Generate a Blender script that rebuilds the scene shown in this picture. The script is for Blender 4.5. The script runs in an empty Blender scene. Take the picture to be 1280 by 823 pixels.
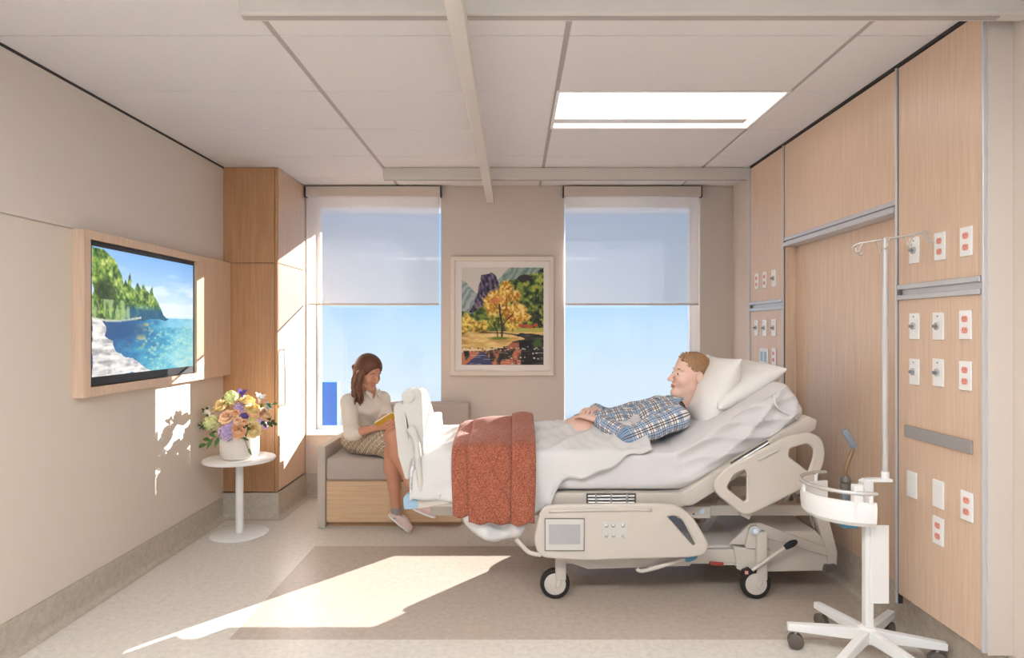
import bpy, bmesh, math, random
import numpy as np
from mathutils import Vector, Matrix
from mathutils.geometry import tessellate_polygon

scn = bpy.context.scene
COL = scn.collection
V = Vector
PI = math.pi

# ------------------------------------------------------------------ camera, sky, sun, exposure
F_PX, VPX, VPY, CAM_Z = 786.0, 643.0, 412.0, 1.44      # focal length and vanishing point of the one-point view
cam_d = bpy.data.cameras.new('camera')
cam = bpy.data.objects.new('camera', cam_d)
COL.objects.link(cam)
cam.location = (0, 0, CAM_Z)
cam.rotation_euler = (PI / 2, 0, 0)
cam_d.sensor_width = 36.0
cam_d.lens = F_PX / 1280 * 36.0
cam_d.shift_x = (640 - VPX) / 1280
cam_d.shift_y = (VPY - 411.5) / 1280
cam_d.clip_start = 0.05
cam_d.clip_end = 2000
scn.camera = cam


def C(r, g, b, a=1.0):
    def f(c):
        c = c / 255.0
        return c / 12.92 if c <= 0.04045 else ((c + 0.055) / 1.055) ** 2.4
    return (f(r), f(g), f(b), a)


SKY_STRENGTH = 0.97
SUN_STRENGTH = 20.0
SUN_ELEV = 16.2
LAMP_STRENGTH = 2.2       # over the bed
LAMP_FILL_STRENGTH = 22.0  # added fill lights behind the camera
EXPOSURE = 0.1

world = bpy.data.worlds.new('world')
scn.world = world
world.use_nodes = True
wn, wl = world.node_tree.nodes, world.node_tree.links
wn.clear()
w_out = wn.new('ShaderNodeOutputWorld')
w_bg = wn.new('ShaderNodeBackground')
w_bg.inputs['Strength'].default_value = SKY_STRENGTH
w_tc = wn.new('ShaderNodeTexCoord')
w_sep = wn.new('ShaderNodeSeparateXYZ')
w_map = wn.new('ShaderNodeMapRange')
w_map.inputs['From Min'].default_value = -0.5
w_map.inputs['From Max'].default_value = 0.5
w_ramp = wn.new('ShaderNodeValToRGB')
els = w_ramp.color_ramp.elements
els[0].position = 0.0
els[0].color = C(150, 190, 235)
els[1].position = 1.0
els[1].color = C(105, 165, 235)
for p, c in ((0.33, (165, 205, 250)), (0.352, (185, 216, 252)), (0.37, (226, 241, 254)), (0.42, (226, 242, 254)),
             (0.50, (206, 233, 254)), (0.545, (186, 223, 253)), (0.7, (150, 202, 250))):
    e = els.new(p)
    e.color = C(*c)
wl.new(w_tc.outputs['Generated'], w_sep.inputs[0])
wl.new(w_sep.outputs['Z'], w_map.inputs['Value'])
wl.new(w_map.outputs[0], w_ramp.inputs[0])
wl.new(w_ramp.outputs[0], w_bg.inputs['Color'])
wl.new(w_bg.outputs[0], w_out.inputs[0])

se = math.radians(SUN_ELEV)
SUN_DIR = V((-0.641 * math.cos(se), -0.767 * math.cos(se), -math.sin(se))).normalized()
sun_d = bpy.data.lights.new('sun', 'SUN')
sun_d.energy = SUN_STRENGTH
sun_d.angle = math.radians(0.3)
sun_d.color = (1.0, 0.955, 0.91)
sun = bpy.data.objects.new('sun', sun_d)
sun.rotation_euler = SUN_DIR.to_track_quat('-Z', 'Y').to_euler()
sun.location = (10, 12, 8)
COL.objects.link(sun)

scn.view_settings.view_transform = 'Standard'
scn.view_settings.look = 'None'
scn.view_settings.gamma = 1.0
scn.view_settings.use_curve_mapping = False
scn.view_settings.exposure = EXPOSURE


# ------------------------------------------------------------------ helpers
def P(x, y, Y):
    """photo pixel on the plane at depth Y -> world point"""
    return V(((x - VPX) * Y / F_PX, Y, CAM_Z + (VPY - y) * Y / F_PX))


WL = {}          # world location of each object's origin


def tag(o, label=None, cat=None, group=None, kind=None):
    if label: o['label'] = label
    if cat: o['category'] = cat
    if group: o['group'] = group
    if kind: o['kind'] = kind
    return o


def thing(name, loc, label, cat, group=None):
    o = bpy.data.objects.new(name, None)
    o.empty_display_size = 0.1
    o.location = loc
    COL.objects.link(o)
    WL[o] = V(loc)
    return tag(o, label, cat, group)


def mesh_obj(name, verts, faces, mat=None, parent=None, smooth=False, colors=None, vecattr=None, keep_origin=False):
    verts = [V(v) for v in verts] if not isinstance(verts, np.ndarray) else verts
    arr = np.array([tuple(v) for v in verts], dtype=np.float64) if not isinstance(verts, np.ndarray) else verts.astype(np.float64)
    if parent is not None:
        loc = WL[parent]
    elif keep_origin:
        loc = V((0, 0, 0))
    else:
        lo, hi = arr.min(0), arr.max(0)
        loc = V(((lo[0] + hi[0]) / 2, (lo[1] + hi[1]) / 2, lo[2]))
    arr = arr - np.array(tuple(loc))
    me = bpy.data.meshes.new(name)
    me.from_pydata(arr.tolist(), [], faces.tolist() if isinstance(faces, np.ndarray) else faces)
    if smooth:
        me.polygons.foreach_set('use_smooth', [True] * len(me.polygons))
    if colors is not None:
        ca = me.color_attributes.new('print', 'FLOAT_COLOR', 'POINT')
        ca.data.foreach_set('color', np.asarray(colors, dtype=np.float32).ravel())
    if vecattr is not None:
        va = me.attributes.new('weave', 'FLOAT_VECTOR', 'POINT')
        va.data.foreach_set('vector', np.asarray(vecattr, dtype=np.float32).ravel())
    me.update()
    if mat: me.materials.append(mat)
    o = bpy.data.objects.new(name, me)
    COL.objects.link(o)
    if parent is not None:
        o.parent = parent
    else:
        o.location = loc
    WL[o] = V(loc)
    return o


def copy_tree(o, parent=None, loc=None):
    c = o.copy()
    COL.objects.link(c)
    c.parent = parent
    if loc is not None:
        c.location = loc
        WL[c] = V(loc)
    for ch in list(o.children):
        copy_tree(ch, c)
    return c


class MB:
    """collects shapes into one mesh (world coordinates)"""

    def __init__(self):
        self.v, self.f = [], []

    def add(self, vs, fs):
        n = len(self.v)
        self.v += [V(p) for p in vs]
        self.f += [tuple(i + n for i in f) for f in fs]
        return self

    def box(self, x0, x1, y0, y1, z0, z1):
        vs = [(x, y, z) for z in (z0, z1) for y in (y0, y1) for x in (x0, x1)]
        return self.add(vs, [(0, 2, 3, 1), (4, 5, 7, 6), (0, 1, 5, 4), (2, 6, 7, 3), (0, 4, 6, 2), (1, 3, 7, 5)])

    def obox(self, c, ax, ay, az, hx, hy, hz):
        """oriented box: centre, three unit axes, half sizes"""
        c, ax, ay, az = V(c), V(ax), V(ay), V(az)
        vs = [c + ax * (hx * i) + ay * (hy * j) + az * (hz * k) for k in (-1, 1) for j in (-1, 1) for i in (-1, 1)]
        return self.add(vs, [(0, 2, 3, 1), (4, 5, 7, 6), (0, 1, 5, 4), (2, 6, 7, 3), (0, 4, 6, 2), (1, 3, 7, 5)])

    def bar(self, a, b, w, h, up=(0, 0, 1)):
        a, b, up = V(a), V(b), V(up)
        d = (b - a)
        l = d.length
        d.normalize()
        s = d.cross(up).normalized()
        u = s.cross(d).normalized()
        return self.obox((a + b) / 2, d, s, u, l / 2, w / 2, h / 2)

    def tube(self, path, r, n=10, closed=False, caps=True):
        path = [V(p) for p in path]
        m = len(path)
        rr = r if isinstance(r, (list, tuple)) else [r] * m
        rings = []
        prev = None
        for i, p in enumerate(path):
            if closed:
                t = path[(i + 1) % m] - path[(i - 1) % m]
            else:
                t = path[min(i + 1, m - 1)] - path[max(i - 1, 0)]
            t.normalize()
            if prev is None:
                ref = V((0, 0, 1)) if abs(t.z) < 0.9 else V((1, 0, 0))
                u = t.cross(ref).normalized()
            else:
                u = (prev - t * prev.dot(t))
                if u.length < 1e-6:
                    u = t.cross(V((0, 0, 1)))
                u.normalize()
            prev = u
            w = t.cross(u)
            rings.append([p + (u * math.cos(2 * PI * k / n) + w * math.sin(2 * PI * k / n)) * rr[i] for k in range(n)])
        vs = [q for ring in rings for q in ring]
        fs = []
        for i in range(m if closed else m - 1):
            j = (i + 1) % m
            for k in range(n):
                l = (k + 1) % n
                fs.append((i * n + k, i * n + l, j * n + l, j * n + k))
        if not closed and caps:
            fs.append(tuple(range(n - 1, -1, -1)))
            fs.append(tuple((m - 1) * n + k for k in range(n)))
        return self.add(vs, fs)

    def cyl(self, a, b, r, n=20, r2=None):
        return self.tube([a, b], [r, r if r2 is None else r2], n)

    def lathe(self, prof, c, n=32, axis='z'):
        c = V(c)
        vs, fs = [], []
        for (r, h) in prof:
            for k in range(n):
                a = 2 * PI * k / n
                p = (r * math.cos(a), r * math.sin(a), h)
                if axis == 'y': p = (p[0], p[2], p[1])
                if axis == 'x': p = (p[2], p[0], p[1])
                vs.append(c + V(p))
        m = len(prof)
        for i in range(m - 1):
            for k in range(n):
                l = (k + 1) % n
                q = (i * n + k, i * n + l, (i + 1) * n + l, (i + 1) * n + k)
                fs.append(q if axis != 'y' else q[::-1])
        return self.add(vs, fs)

    def prism(self, pts, d, holes=()):
        """polygon (3D points, planar) with holes, extruded by vector d"""
        d = V(d)
        loops = [[V(p) for p in pts]] + [[V(p) for p in h] for h in holes]
        flat = [p for l in loops for p in l]
        tris = tessellate_polygon(loops)
        n = len(flat)
        vs = flat + [p + d for p in flat]
        nrm = V((0, 0, 0))
        for t in tris:
            nrm += (flat[t[1]] - flat[t[0]]).cross(flat[t[2]] - flat[t[0]])
        fs = []
        for t in tris:
            a, b, c_ = t
            tn = (flat[b] - flat[a]).cross(flat[c_] - flat[a])
            if tn.dot(d) > 0: a, c_ = c_, a
            fs.append((a, b, c_))
            fs.append((c_ + n, b + n, a + n))
        o = 0
        for l in loops:
            m = len(l)
            for i in range(m):
                j = (i + 1) % m
                fs.append((o + i, o + j, o + j + n, o + i + n))
            o += m
        return self.add(vs, fs)

    def grid(self, pts, closed_u=False, closed_v=False):
        """pts[i][j] -> quads"""
        m, n = len(pts), len(pts[0])
        fs = []
        for i in range(m if closed_u else m - 1):
            for j in range(n if closed_v else n - 1):
                i2, j2 = (i + 1) % m, (j + 1) % n
                fs.append((i * n + j, i * n + j2, i2 * n + j2, i2 * n + j))
        return self.add([p for r in pts for p in r], fs)

    def build(self, name, mat, parent=None, smooth=False, bevel=0, seg=2, recalc=True, angle=40, keep_origin=False, weld=False):
        o = mesh_obj(name, self.v, self.f, mat, parent, smooth, keep_origin=keep_origin)
        if recalc or bevel or weld:
            bm = bmesh.new()
            bm.from_mesh(o.data)
            if weld:
                bmesh.ops.remove_doubles(bm, verts=bm.verts, dist=1e-5)
            if recalc:
                bmesh.ops.recalc_face_normals(bm, faces=bm.faces)
            if bevel:
                ed = [e for e in bm.edges if len(e.link_faces) == 2 and e.calc_face_angle(0) > math.radians(angle)]
                bmesh.ops.bevel(bm, geom=ed, offset=bevel, segments=seg, affect='EDGES', profile=0.5, clamp_overlap=True)
            bm.to_mesh(o.data)
            bm.free()
        if smooth:
            o.data.polygons.foreach_set('use_smooth', [True] * len(o.data.polygons))
            if smooth == 'auto':
                o.data.set_sharp_from_angle(angle=math.radians(38))
        return o


def arc(c, r, a0, a1, n, plane='xz'):
    out = []
    for i in range(n + 1):
        a = a0 + (a1 - a0) * i / n
        u, w = r * math.cos(a), r * math.sin(a)
        out.append(V(c) + (V((u, 0, w)) if plane == 'xz' else V((u, w, 0)) if plane == 'xy' else V((0, u, w))))
    return out


def round_poly(pts, r, n=5):
    """rounds the corners of a closed polygon of 3D points; r a number or a list"""
    pts = [V(p) for p in pts]
    m = len(pts)
    out = []
    for i in range(m):
        p, a, b = pts[i], pts[i - 1], pts[(i + 1) % m]
        ri = r[i] if isinstance(r, (list, tuple)) else r
        da, db = (a - p), (b - p)
        ri = min(ri, da.length * 0.45, db.length * 0.45)
        pa, pb = p + da.normalized() * ri, p + db.normalized() * ri
        for k in range(n + 1):
            t = k / n
            out.append(pa * (1 - t) ** 2 + p * 2 * t * (1 - t) + pb * t * t)
    return out


def smooth_path(pts, n=6):
    """Catmull-Rom through points"""
    pts = [V(p) for p in pts]
    out = []
    for i in range(len(pts) - 1):
        p0, p1, p2, p3 = pts[max(i - 1, 0)], pts[i], pts[i + 1], pts[min(i + 2, len(pts) - 1)]
        for k in range(n):
            t = k / n
            out.append(0.5 * ((2 * p1) + (p2 - p0) * t + (2 * p0 - 5 * p1 + 4 * p2 - p3) * t * t + (3 * p1 - p0 - 3 * p2 + p3) * t ** 3))
    out.append(pts[-1])
    return out


def interp(x, xs, ys):
    return float(np.interp(x, xs, ys))


def sstep(a, b, x):
    t = min(1, max(0, (x - a) / (b - a)))
    return t * t * (3 - 2 * t)


# ------------------------------------------------------------------ signed distance bodies -> one continuous mesh
class SDF:
    def __init__(self, lo, hi, h):
        self.lo, self.h = np.array(lo, float), h
        self.n = np.ceil((np.array(hi) - self.lo) / h).astype(int) + 1
        self.f = np.full(self.n, 1.0, np.float32)

    def _blk(self, lo, hi):
        i0 = np.maximum(np.floor((np.array(lo) - self.lo) / self.h).astype(int), 0)
        i1 = np.minimum(np.ceil((np.array(hi) - self.lo) / self.h).astype(int) + 1, self.n)
        if (i1 <= i0).any(): return None
        sl = tuple(slice(a, b) for a, b in zip(i0, i1))
        ax = [(self.lo[k] + self.h * np.arange(i0[k], i1[k])).astype(np.float32) for k in range(3)]
        return sl, ax[0][:, None, None], ax[1][None, :, None], ax[2][None, None, :]

    def _join(self, sl, d, k, sub):
        a = self.f[sl]
        if sub:
            d = -d
            hh = np.clip(0.5 + 0.5 * (a - d) / k, 0, 1)       # smooth max
            self.f[sl] = d * (1 - hh) + a * hh + k * hh * (1 - hh)
        else:
            hh = np.clip(0.5 + 0.5 * (a - d) / k, 0, 1)       # smooth min
            self.f[sl] = a * (1 - hh) + d * hh - k * hh * (1 - hh)

    def cap(self, a, b, ra, rb=None, k=0.02, sub=False):
        rb = ra if rb is None else rb
        a, b = np.array(tuple(a), float), np.array(tuple(b), float)
        m = max(ra, rb) + k + 3 * self.h
        r = self._blk(np.minimum(a, b) - m, np.maximum(a, b) + m)
        if r is None: return self
        sl, x, y, z = r
        ba = b - a
        L2 = max(float(ba @ ba), 1e-9)
        t = np.clip(((x - a[0]) * ba[0] + (y - a[1]) * ba[1] + (z - a[2]) * ba[2]) / L2, 0, 1)
        d = np.sqrt((x - a[0] - t * ba[0]) ** 2 + (y - a[1] - t * ba[1]) ** 2 + (z - a[2] - t * ba[2]) ** 2) - (ra + (rb - ra) * t)
        self._join(sl, d, k, sub)
        return self

    def chain(self, pts, rs, k=0.02):
        for i in range(len(pts) - 1):
            self.cap(pts[i], pts[i + 1], rs[i], rs[i + 1], k)
        return self

    def ell(self, c, rad, axes=None, k=0.02, sub=False):
        c = np.array(tuple(c), float)
        m = max(rad) + k + 3 * self.h
        r = self._blk(c - m, c + m)
        if r is None: return self
        sl, x, y, z = r
        if axes is None: axes = (V((1, 0, 0)), V((0, 1, 0)), V((0, 0, 1)))
        q = [((x - c[0]) * a[0] + (y - c[1]) * a[1] + (z - c[2]) * a[2]) for a in axes]
        k0 = np.sqrt(sum((qi / ri) ** 2 for qi, ri in zip(q, rad)))
        k1 = np.sqrt(sum((qi / (ri * ri)) ** 2 for qi, ri in zip(q, rad))) + 1e-6
        self._join(sl, k0 * (k0 - 1) / k1, k, sub)
        return self

    def half(self, c, n, k=0.01):
        """cut away everything on the side the normal n points to"""
        c, n = np.array(tuple(c), float), np.array(tuple(V(n).normalized()), float)
        ax = [(self.lo[i] + self.h * np.arange(self.n[i])).astype(np.float32) for i in range(3)]
        d = -((ax[0][:, None, None] - c[0]) * n[0] + (ax[1][None, :, None] - c[1]) * n[1] + (ax[2][None, None, :] - c[2]) * n[2])
        self._join((slice(None),) * 3, d, k, True)
        return self

    def mesh(self):
        f = self.f
        nx, ny, nz = f.shape
        s = f < 0
        cnt = np.zeros((nx - 1, ny - 1, nz - 1), np.int8)
        offs = [(i, j, k) for i in (0, 1) for j in (0, 1) for k in (0, 1)]
        for (i, j, k) in offs:
            cnt += s[i:nx - 1 + i, j:ny - 1 + j, k:nz - 1 + k]
        act = np.argwhere((cnt > 0) & (cnt < 8))
        vals = np.stack([f[act[:, 0] + i, act[:, 1] + j, act[:, 2] + k] for (i, j, k) in offs], 1)
        pos = np.zeros((len(act), 3))
        num = np.zeros(len(act))
        for a in range(8):
            for b in range(a + 1, 8):
                if sum(abs(p - q) for p, q in zip(offs[a], offs[b])) != 1: continue
                m = (vals[:, a] < 0) != (vals[:, b] < 0)
                t = vals[:, a] / np.where(m, vals[:, a] - vals[:, b], 1)
                p = np.array(offs[a])[None] + t[:, None] * (np.array(offs[b]) - np.array(offs[a]))[None]
                pos[m] += p[m]
                num[m] += 1
        verts = self.lo + self.h * (act + pos / num[:, None])
        idx = np.full((nx - 1, ny - 1, nz - 1), -1, np.int32)
        idx[act[:, 0], act[:, 1], act[:, 2]] = np.arange(len(act))
        quads = []
        for ax in range(3):
            u, w = (ax + 1) % 3, (ax + 2) % 3
            sl0, sl1 = [slice(None)] * 3, [slice(None)] * 3
            sl0[ax], sl1[ax] = slice(0, -1), slice(1, None)
            e = np.argwhere(s[tuple(sl0)] != s[tuple(sl1)])
            e = e[(e[:, u] > 0) & (e[:, w] > 0) & (e[:, u] < f.shape[u] - 1) & (e[:, w] < f.shape[w] - 1)]
            def cell(du, dw):
                c = e.copy()
                c[:, u] += du
                c[:, w] += dw
                return idx[c[:, 0], c[:, 1], c[:, 2]]
            q = np.stack([cell(-1, -1), cell(0, -1), cell(0, 0), cell(-1, 0)], 1)
            inside = s[e[:, 0], e[:, 1], e[:, 2]]
            q[~inside] = q[~inside][:, ::-1]
            quads.append(q)
        q = np.concatenate(quads)
        return verts, q[(q >= 0).all(1)]

    def build(self, name, mat, parent=None, relax=1, noise=None, vecfun=None):
        v, q = self.mesh()
        for _ in range(relax):                                  # light Laplacian relax
            acc = np.zeros_like(v)
            n = np.zeros(len(v))
            for i in range(4):
                a, b = q[:, i], q[:, (i + 1) % 4]
                np.add.at(acc, a, v[b]); np.add.at(n, a, 1)
                np.add.at(acc, b, v[a]); np.add.at(n, b, 1)
            v = 0.5 * v + 0.5 * acc / np.maximum(n, 1)[:, None]
        if noise is not None:
            v = v + noise(v)
        va = vecfun(v) if vecfun else None
        return mesh_obj(name, v, q, mat, parent, True, vecattr=va)


# ------------------------------------------------------------------ materials
MATS = {}


class NT:
    def __init__(self, name):
        self.m = bpy.data.materials.new(name)
        self.m.use_nodes = True
        self.t = self.m.node_tree
        self.t.nodes.clear()
        self.out = self.t.nodes.new('ShaderNodeOutputMaterial')
        MATS[name] = self.m

    def n(self, typ, ins=None, **kw):
        nd = self.t.nodes.new(typ)
        for k, v in kw.items(): setattr(nd, k, v)
        for k, v in (ins or {}).items():
            if isinstance(v, bpy.types.NodeSocket): self.t.links.new(v, nd.inputs[k])
            else: nd.inputs[k].default_value = v
        return nd

    def link(self, a, b): self.t.links.new(a, b)

    def mix(self, fac, a, b, mode='MIX'):
        nd = self.n('ShaderNodeMix', data_type='RGBA', blend_type=mode)
        for k, v in ((0, fac), (6, a), (7, b)):
            if isinstance(v, bpy.types.NodeSocket): self.link(v, nd.inputs[k])
            else: nd.inputs[k].default_value = v
        return nd.outputs[2]

    def math(self, op, a, b=0.0, c=None):
        nd = self.n('ShaderNodeMath', operation=op)
        for k, v in enumerate((a, b) if c is None else (a, b, c)):
            if isinstance(v, bpy.types.NodeSocket): self.link(v, nd.inputs[k])
            else: nd.inputs[k].default_value = v
        return nd.outputs[0]

    def ramp(self, fac, stops):
        nd = self.n('ShaderNodeValToRGB')
        e = nd.color_ramp.elements
        while len(e) > 1: e.remove(e[-1])
        e[0].position, e[0].color = stops[0]
        for p, c in stops[1:]:
            x = e.new(p)
            x.color = c
        self.link(fac, nd.inputs[0])
        return nd.outputs[0]

    def coords(self, scale=(1, 1, 1), rot=(0, 0, 0), kind='Object'):
        tc = self.n('ShaderNodeTexCoord')
        mp = self.n('ShaderNodeMapping', {'Vector': tc.outputs[kind], 'Scale': scale, 'Rotation': rot})
        return mp.outputs[0]

    def noise(self, vec, scale, detail=3, rough=0.5):
        return self.n('ShaderNodeTexNoise', {'Vector': vec, 'Scale': scale, 'Detail': detail, 'Roughness': rough}).outputs[0]

    def bump(self, h, strength, dist=0.01):
        return self.n('ShaderNodeBump', {'Height': h, 'Strength': strength, 'Distance': dist}).outputs[0]

    def bsdf(self, col, rough=0.6, metal=0.0, spec=0.4, normal=None, **ins):
        b = self.n('ShaderNodeBsdfPrincipled', {'Base Color': col, 'Roughness': rough, 'Metallic': metal, 'Specular IOR Level': spec})
        for k, v in ins.items():
            nm = k.replace('_', ' ')
            if isinstance(v, bpy.types.NodeSocket): self.link(v, b.inputs[nm])
            else: b.inputs[nm].default_value = v
        if normal is not None: self.link(normal, b.inputs['Normal'])
        self.link(b.outputs[0], self.out.inputs[0])
        return self.m


def simple(name, col, rough=0.5, metal=0.0, spec=0.4, var=0.06, scale=9.0, bump=0.0, bscale=60, bdist=0.002, **ins):
    t = NT(name)
    v = t.coords()
    nz = t.noise(v, scale, 4)
    c = C(*col)
    dk = tuple(x * (1 - var) for x in c[:3]) + (1,)
    lt = tuple(min(1, x * (1 + var)) for x in c[:3]) + (1,)
    cc = t.mix(nz, dk, lt)
    nrm = t.bump(t.noise(v, bscale, 3), bump, bdist) if bump else None
    return t.bsdf(cc, rough, metal, spec, nrm, **ins)


def wood(name, c1, c2, c3, lying=False, fine=95.0, rough=0.34):
    t = NT(name)
    v = t.coords((0.03, 1, 1) if lying else (1, 1, 0.03))
    a = t.noise(v, fine, 2, 0.6)
    b = t.noise(v, fine * 3.1, 2, 0.5)
    d = t.noise(t.coords((0.12, 1, 1) if lying else (1, 1, 0.12)), 4.0, 2)
    f = t.math('ADD', t.math('MULTIPLY', a, 0.6), t.math('MULTIPLY', b, 0.4))
    col = t.ramp(f, ((0.30, C(*c1)), (0.5, C(*c2)), (0.70, C(*c3))))
    col = t.mix(t.math('MULTIPLY', d, 0.22), col, C(*c1))
    return t.bsdf(col, rough, 0, 0.5, t.bump(f, 0.05, 0.002))


def fabric(name, col, rough=0.9, var=0.08, weave=420, bump=0.25, fold=0.0):
    t = NT(name)
    v = t.coords()
    nz = t.noise(v, weave, 2)
    big = t.noise(v, 6, 3)
    c = C(*col)
    cc = t.mix(nz, tuple(x * (1 - var) for x in c[:3]) + (1,), tuple(min(1, x * (1 + var)) for x in c[:3]) + (1,))
    h = nz if not fold else t.math('ADD', t.math('MULTIPLY', nz, 0.1), t.math('MULTIPLY', t.noise(v, 11, 3), fold))
    return t.bsdf(cc, rough, 0, 0.15, t.bump(h, bump, 0.004), Sheen_Weight=0.15)


M_wall = simple('wall_paint', (218, 207, 197), 0.85, var=0.02, scale=3, bump=0.04, bscale=220)
M_wall_back = simple('wall_paint_back', (213, 199, 186), 0.85, var=0.02, scale=3, bump=0.04, bscale=220)
M_panel = simple('wall_panel_paint', (220, 208, 194), 0.75, var=0.015, scale=3, bump=0.03, bscale=220)
M_tile = simple('ceiling_tile_board', (226, 221, 219), 0.95, var=0.05, scale=55, bump=0.15, bscale=160)
M_tee = simple('ceiling_tee', (176, 166, 160), 0.6, var=0.02)
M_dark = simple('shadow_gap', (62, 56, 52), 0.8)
M_rail = simple('lift_rail_paint', (214, 206, 196), 0.45, var=0.02)
M_wood = wood('oak_veneer', (206, 174, 146), (219, 189, 162), (230, 202, 177))
M_wood_b = wood('oak_veneer_warm', (178, 130, 90), (194, 147, 106), (206, 162, 121))
M_wood_h = wood('oak_veneer_lying', (204, 164, 126), (220, 184, 146), (231, 200, 164), lying=True)
M_alu = simple('brushed_aluminium', (206, 205, 206), 0.35, 0.35, var=0.03, scale=40)
M_grey_rail = simple('grey_rail', (176, 172, 168), 0.4, 0.5, var=0.03)
M_white = simple('white_plastic', (240, 237, 232), 0.4, var=0.02)
M_frame = simple('window_frame_white', (236, 234, 232), 0.45, var=0.02)
M_steel = simple('satin_steel', (214, 209, 204), 0.25, 0.55, var=0.03, scale=30)
M_bed = simple('cream_bed_plastic', (208, 197, 184), 0.42, var=0.02, bump=0.03, bscale=300)
M_bedw = simple('white_bed_plastic', (208, 202, 193), 0.4, var=0.02)
M_bedg = simple('grey_bed_frame', (206, 196, 184), 0.45, 0.1, var=0.03)
M_mech = simple('dark_mechanism', (112, 104, 96), 0.5, 0.4, var=0.2, scale=40)
M_rubber = simple('black_rubber', (38, 36, 35), 0.6, var=0.1)
M_caster = simple('grey_caster', (104, 94, 86), 0.6, var=0.08)
M_blue = simple('blue_plastic', (92, 148, 178), 0.4, var=0.04)
M_bluepale = simple('pale_blue_plastic', (158, 190, 208), 0.35, var=0.04)
M_red = simple('red_plastic', (168, 62, 52), 0.45, var=0.05)
M_coral = simple('coral_socket', (232, 158, 142), 0.45, var=0.05)
M_slot = simple('socket_slot', (176, 96, 84), 0.6)
M_brass = simple('bronze_tube', (150, 118, 90), 0.35, 0.7, var=0.05)
M_greyplastic = simple('grey_plastic', (128, 134, 140), 0.45, var=0.05)
M_sheet = fabric('white_sheet', (220, 214, 211), var=0.015, bump=0.35, fold=1.0)
M_duvet = fabric('white_duvet', (218, 214, 209), var=0.015, bump=0.35, fold=1.0)
M_pillow = fabric('pillow_cotton', (236, 230, 223), var=0.015, bump=0.25, fold=1.0)
M_greyfab = fabric('grey_upholstery', (186, 172, 160), var=0.10, weave=260)
M_arm = fabric('arm_upholstery', (196, 182, 168), var=0.12, weave=260)
M_linen = fabric('linen_shirt', (226, 214, 198), var=0.06, weave=300, bump=0.4, fold=1.0)
M_shoe = fabric('pink_canvas', (232, 204, 192), var=0.04)
M_sock = fabric('grey_sock', (158, 150, 146), var=0.1)
M_stone = simple('speckled_ceramic', (226, 218, 208), 0.7, var=0.14, scale=160, bump=0.1)
M_leaf = simple('leaf_green', (86, 122, 52), 0.55, var=0.3, scale=20)
M_leaf2 = simple('leaf_dark', (58, 84, 44), 0.55, var=0.3, scale=20)
M_book = simple('yellow_book_cover', (222, 178, 60), 0.5, var=0.05)
M_paper = simple('book_paper', (240, 232, 214), 0.8, var=0.03)
M_frameart = simple('cream_frame_wood', (224, 210, 194), 0.5, var=0.03)
M_mat = simple('mat_board', (234, 226, 218), 0.9, var=0.01)
M_bezel = simple('screen_bezel', (44, 42, 44), 0.35, var=0.02)
M_haze = simple('tower_haze_blue', (104, 170, 240), 0.8, var=0.1, scale=0.12)  # distance haze put into the tower's base colour


def mk_floor(name, c1, c2, c3):
    t = NT(name)
    v = t.coords()
    a = t.noise(v, 34, 5, 0.65)
    b = t.noise(v, 190, 2, 0.6)
    f = t.math('ADD', t.math('MULTIPLY', a, 0.65), t.math('MULTIPLY', b, 0.35))
    col = t.ramp(f, ((0.35, C(*c1)), (0.5, C(*c2)), (0.66, C(*c3))))
    return t.bsdf(col, 0.34, 0, 0.35)


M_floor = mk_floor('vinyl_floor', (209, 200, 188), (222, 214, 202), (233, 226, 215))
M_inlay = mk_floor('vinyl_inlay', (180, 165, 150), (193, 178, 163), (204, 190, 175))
M_base = mk_floor('vinyl_cove_base', (176, 164, 148), (190, 178, 162), (204, 193, 177))


def mk_skin(name, col, rough=0.5):
    t = NT(name)
    v = t.coords()
    nz = t.noise(v, 14, 3)
    c = C(*col)
    cc = t.mix(nz, (c[0] * 0.96, c[1] * 0.9, c[2] * 0.88, 1), (min(1, c[0] * 1.03), min(1, c[1] * 1.04), min(1, c[2] * 1.04), 1))
    return t.bsdf(cc, rough, 0, 0.35, Subsurface_Weight=0.06, Subsurface_Radius=(0.01, 0.004, 0.002), Subsurface_Scale=0.5)


M_skin_w = mk_skin('skin_tan', (206, 150, 122))
M_skin_m = mk_skin('skin_fair', (238, 198, 178))
M_lip = simple('lip', (206, 140, 124), 0.4)
M_eye_w = simple('eye_white', (236, 230, 224), 0.2)
M_eye_d = simple('eye_dark', (60, 48, 40), 0.2)


def mk_hair(name, c1, c2, sc=(220, 220, 30)):
    t = NT(name)
    v = t.coords(sc)
    nz = t.noise(v, 1.0, 3, 0.6)
    return t.bsdf(t.mix(nz, C(*c1), C(*c2)), 0.45, 0, 0.4, t.bump(nz, 0.6, 0.004))


M_hair_w = mk_hair('brown_hair', (42, 22, 14), (134, 82, 56))
M_hair_m = mk_hair('light_brown_hair', (104, 70, 46), (200, 156, 112), (160, 160, 90))
M_brow = simple('eyebrow', (110, 74, 52), 0.7)


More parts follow.
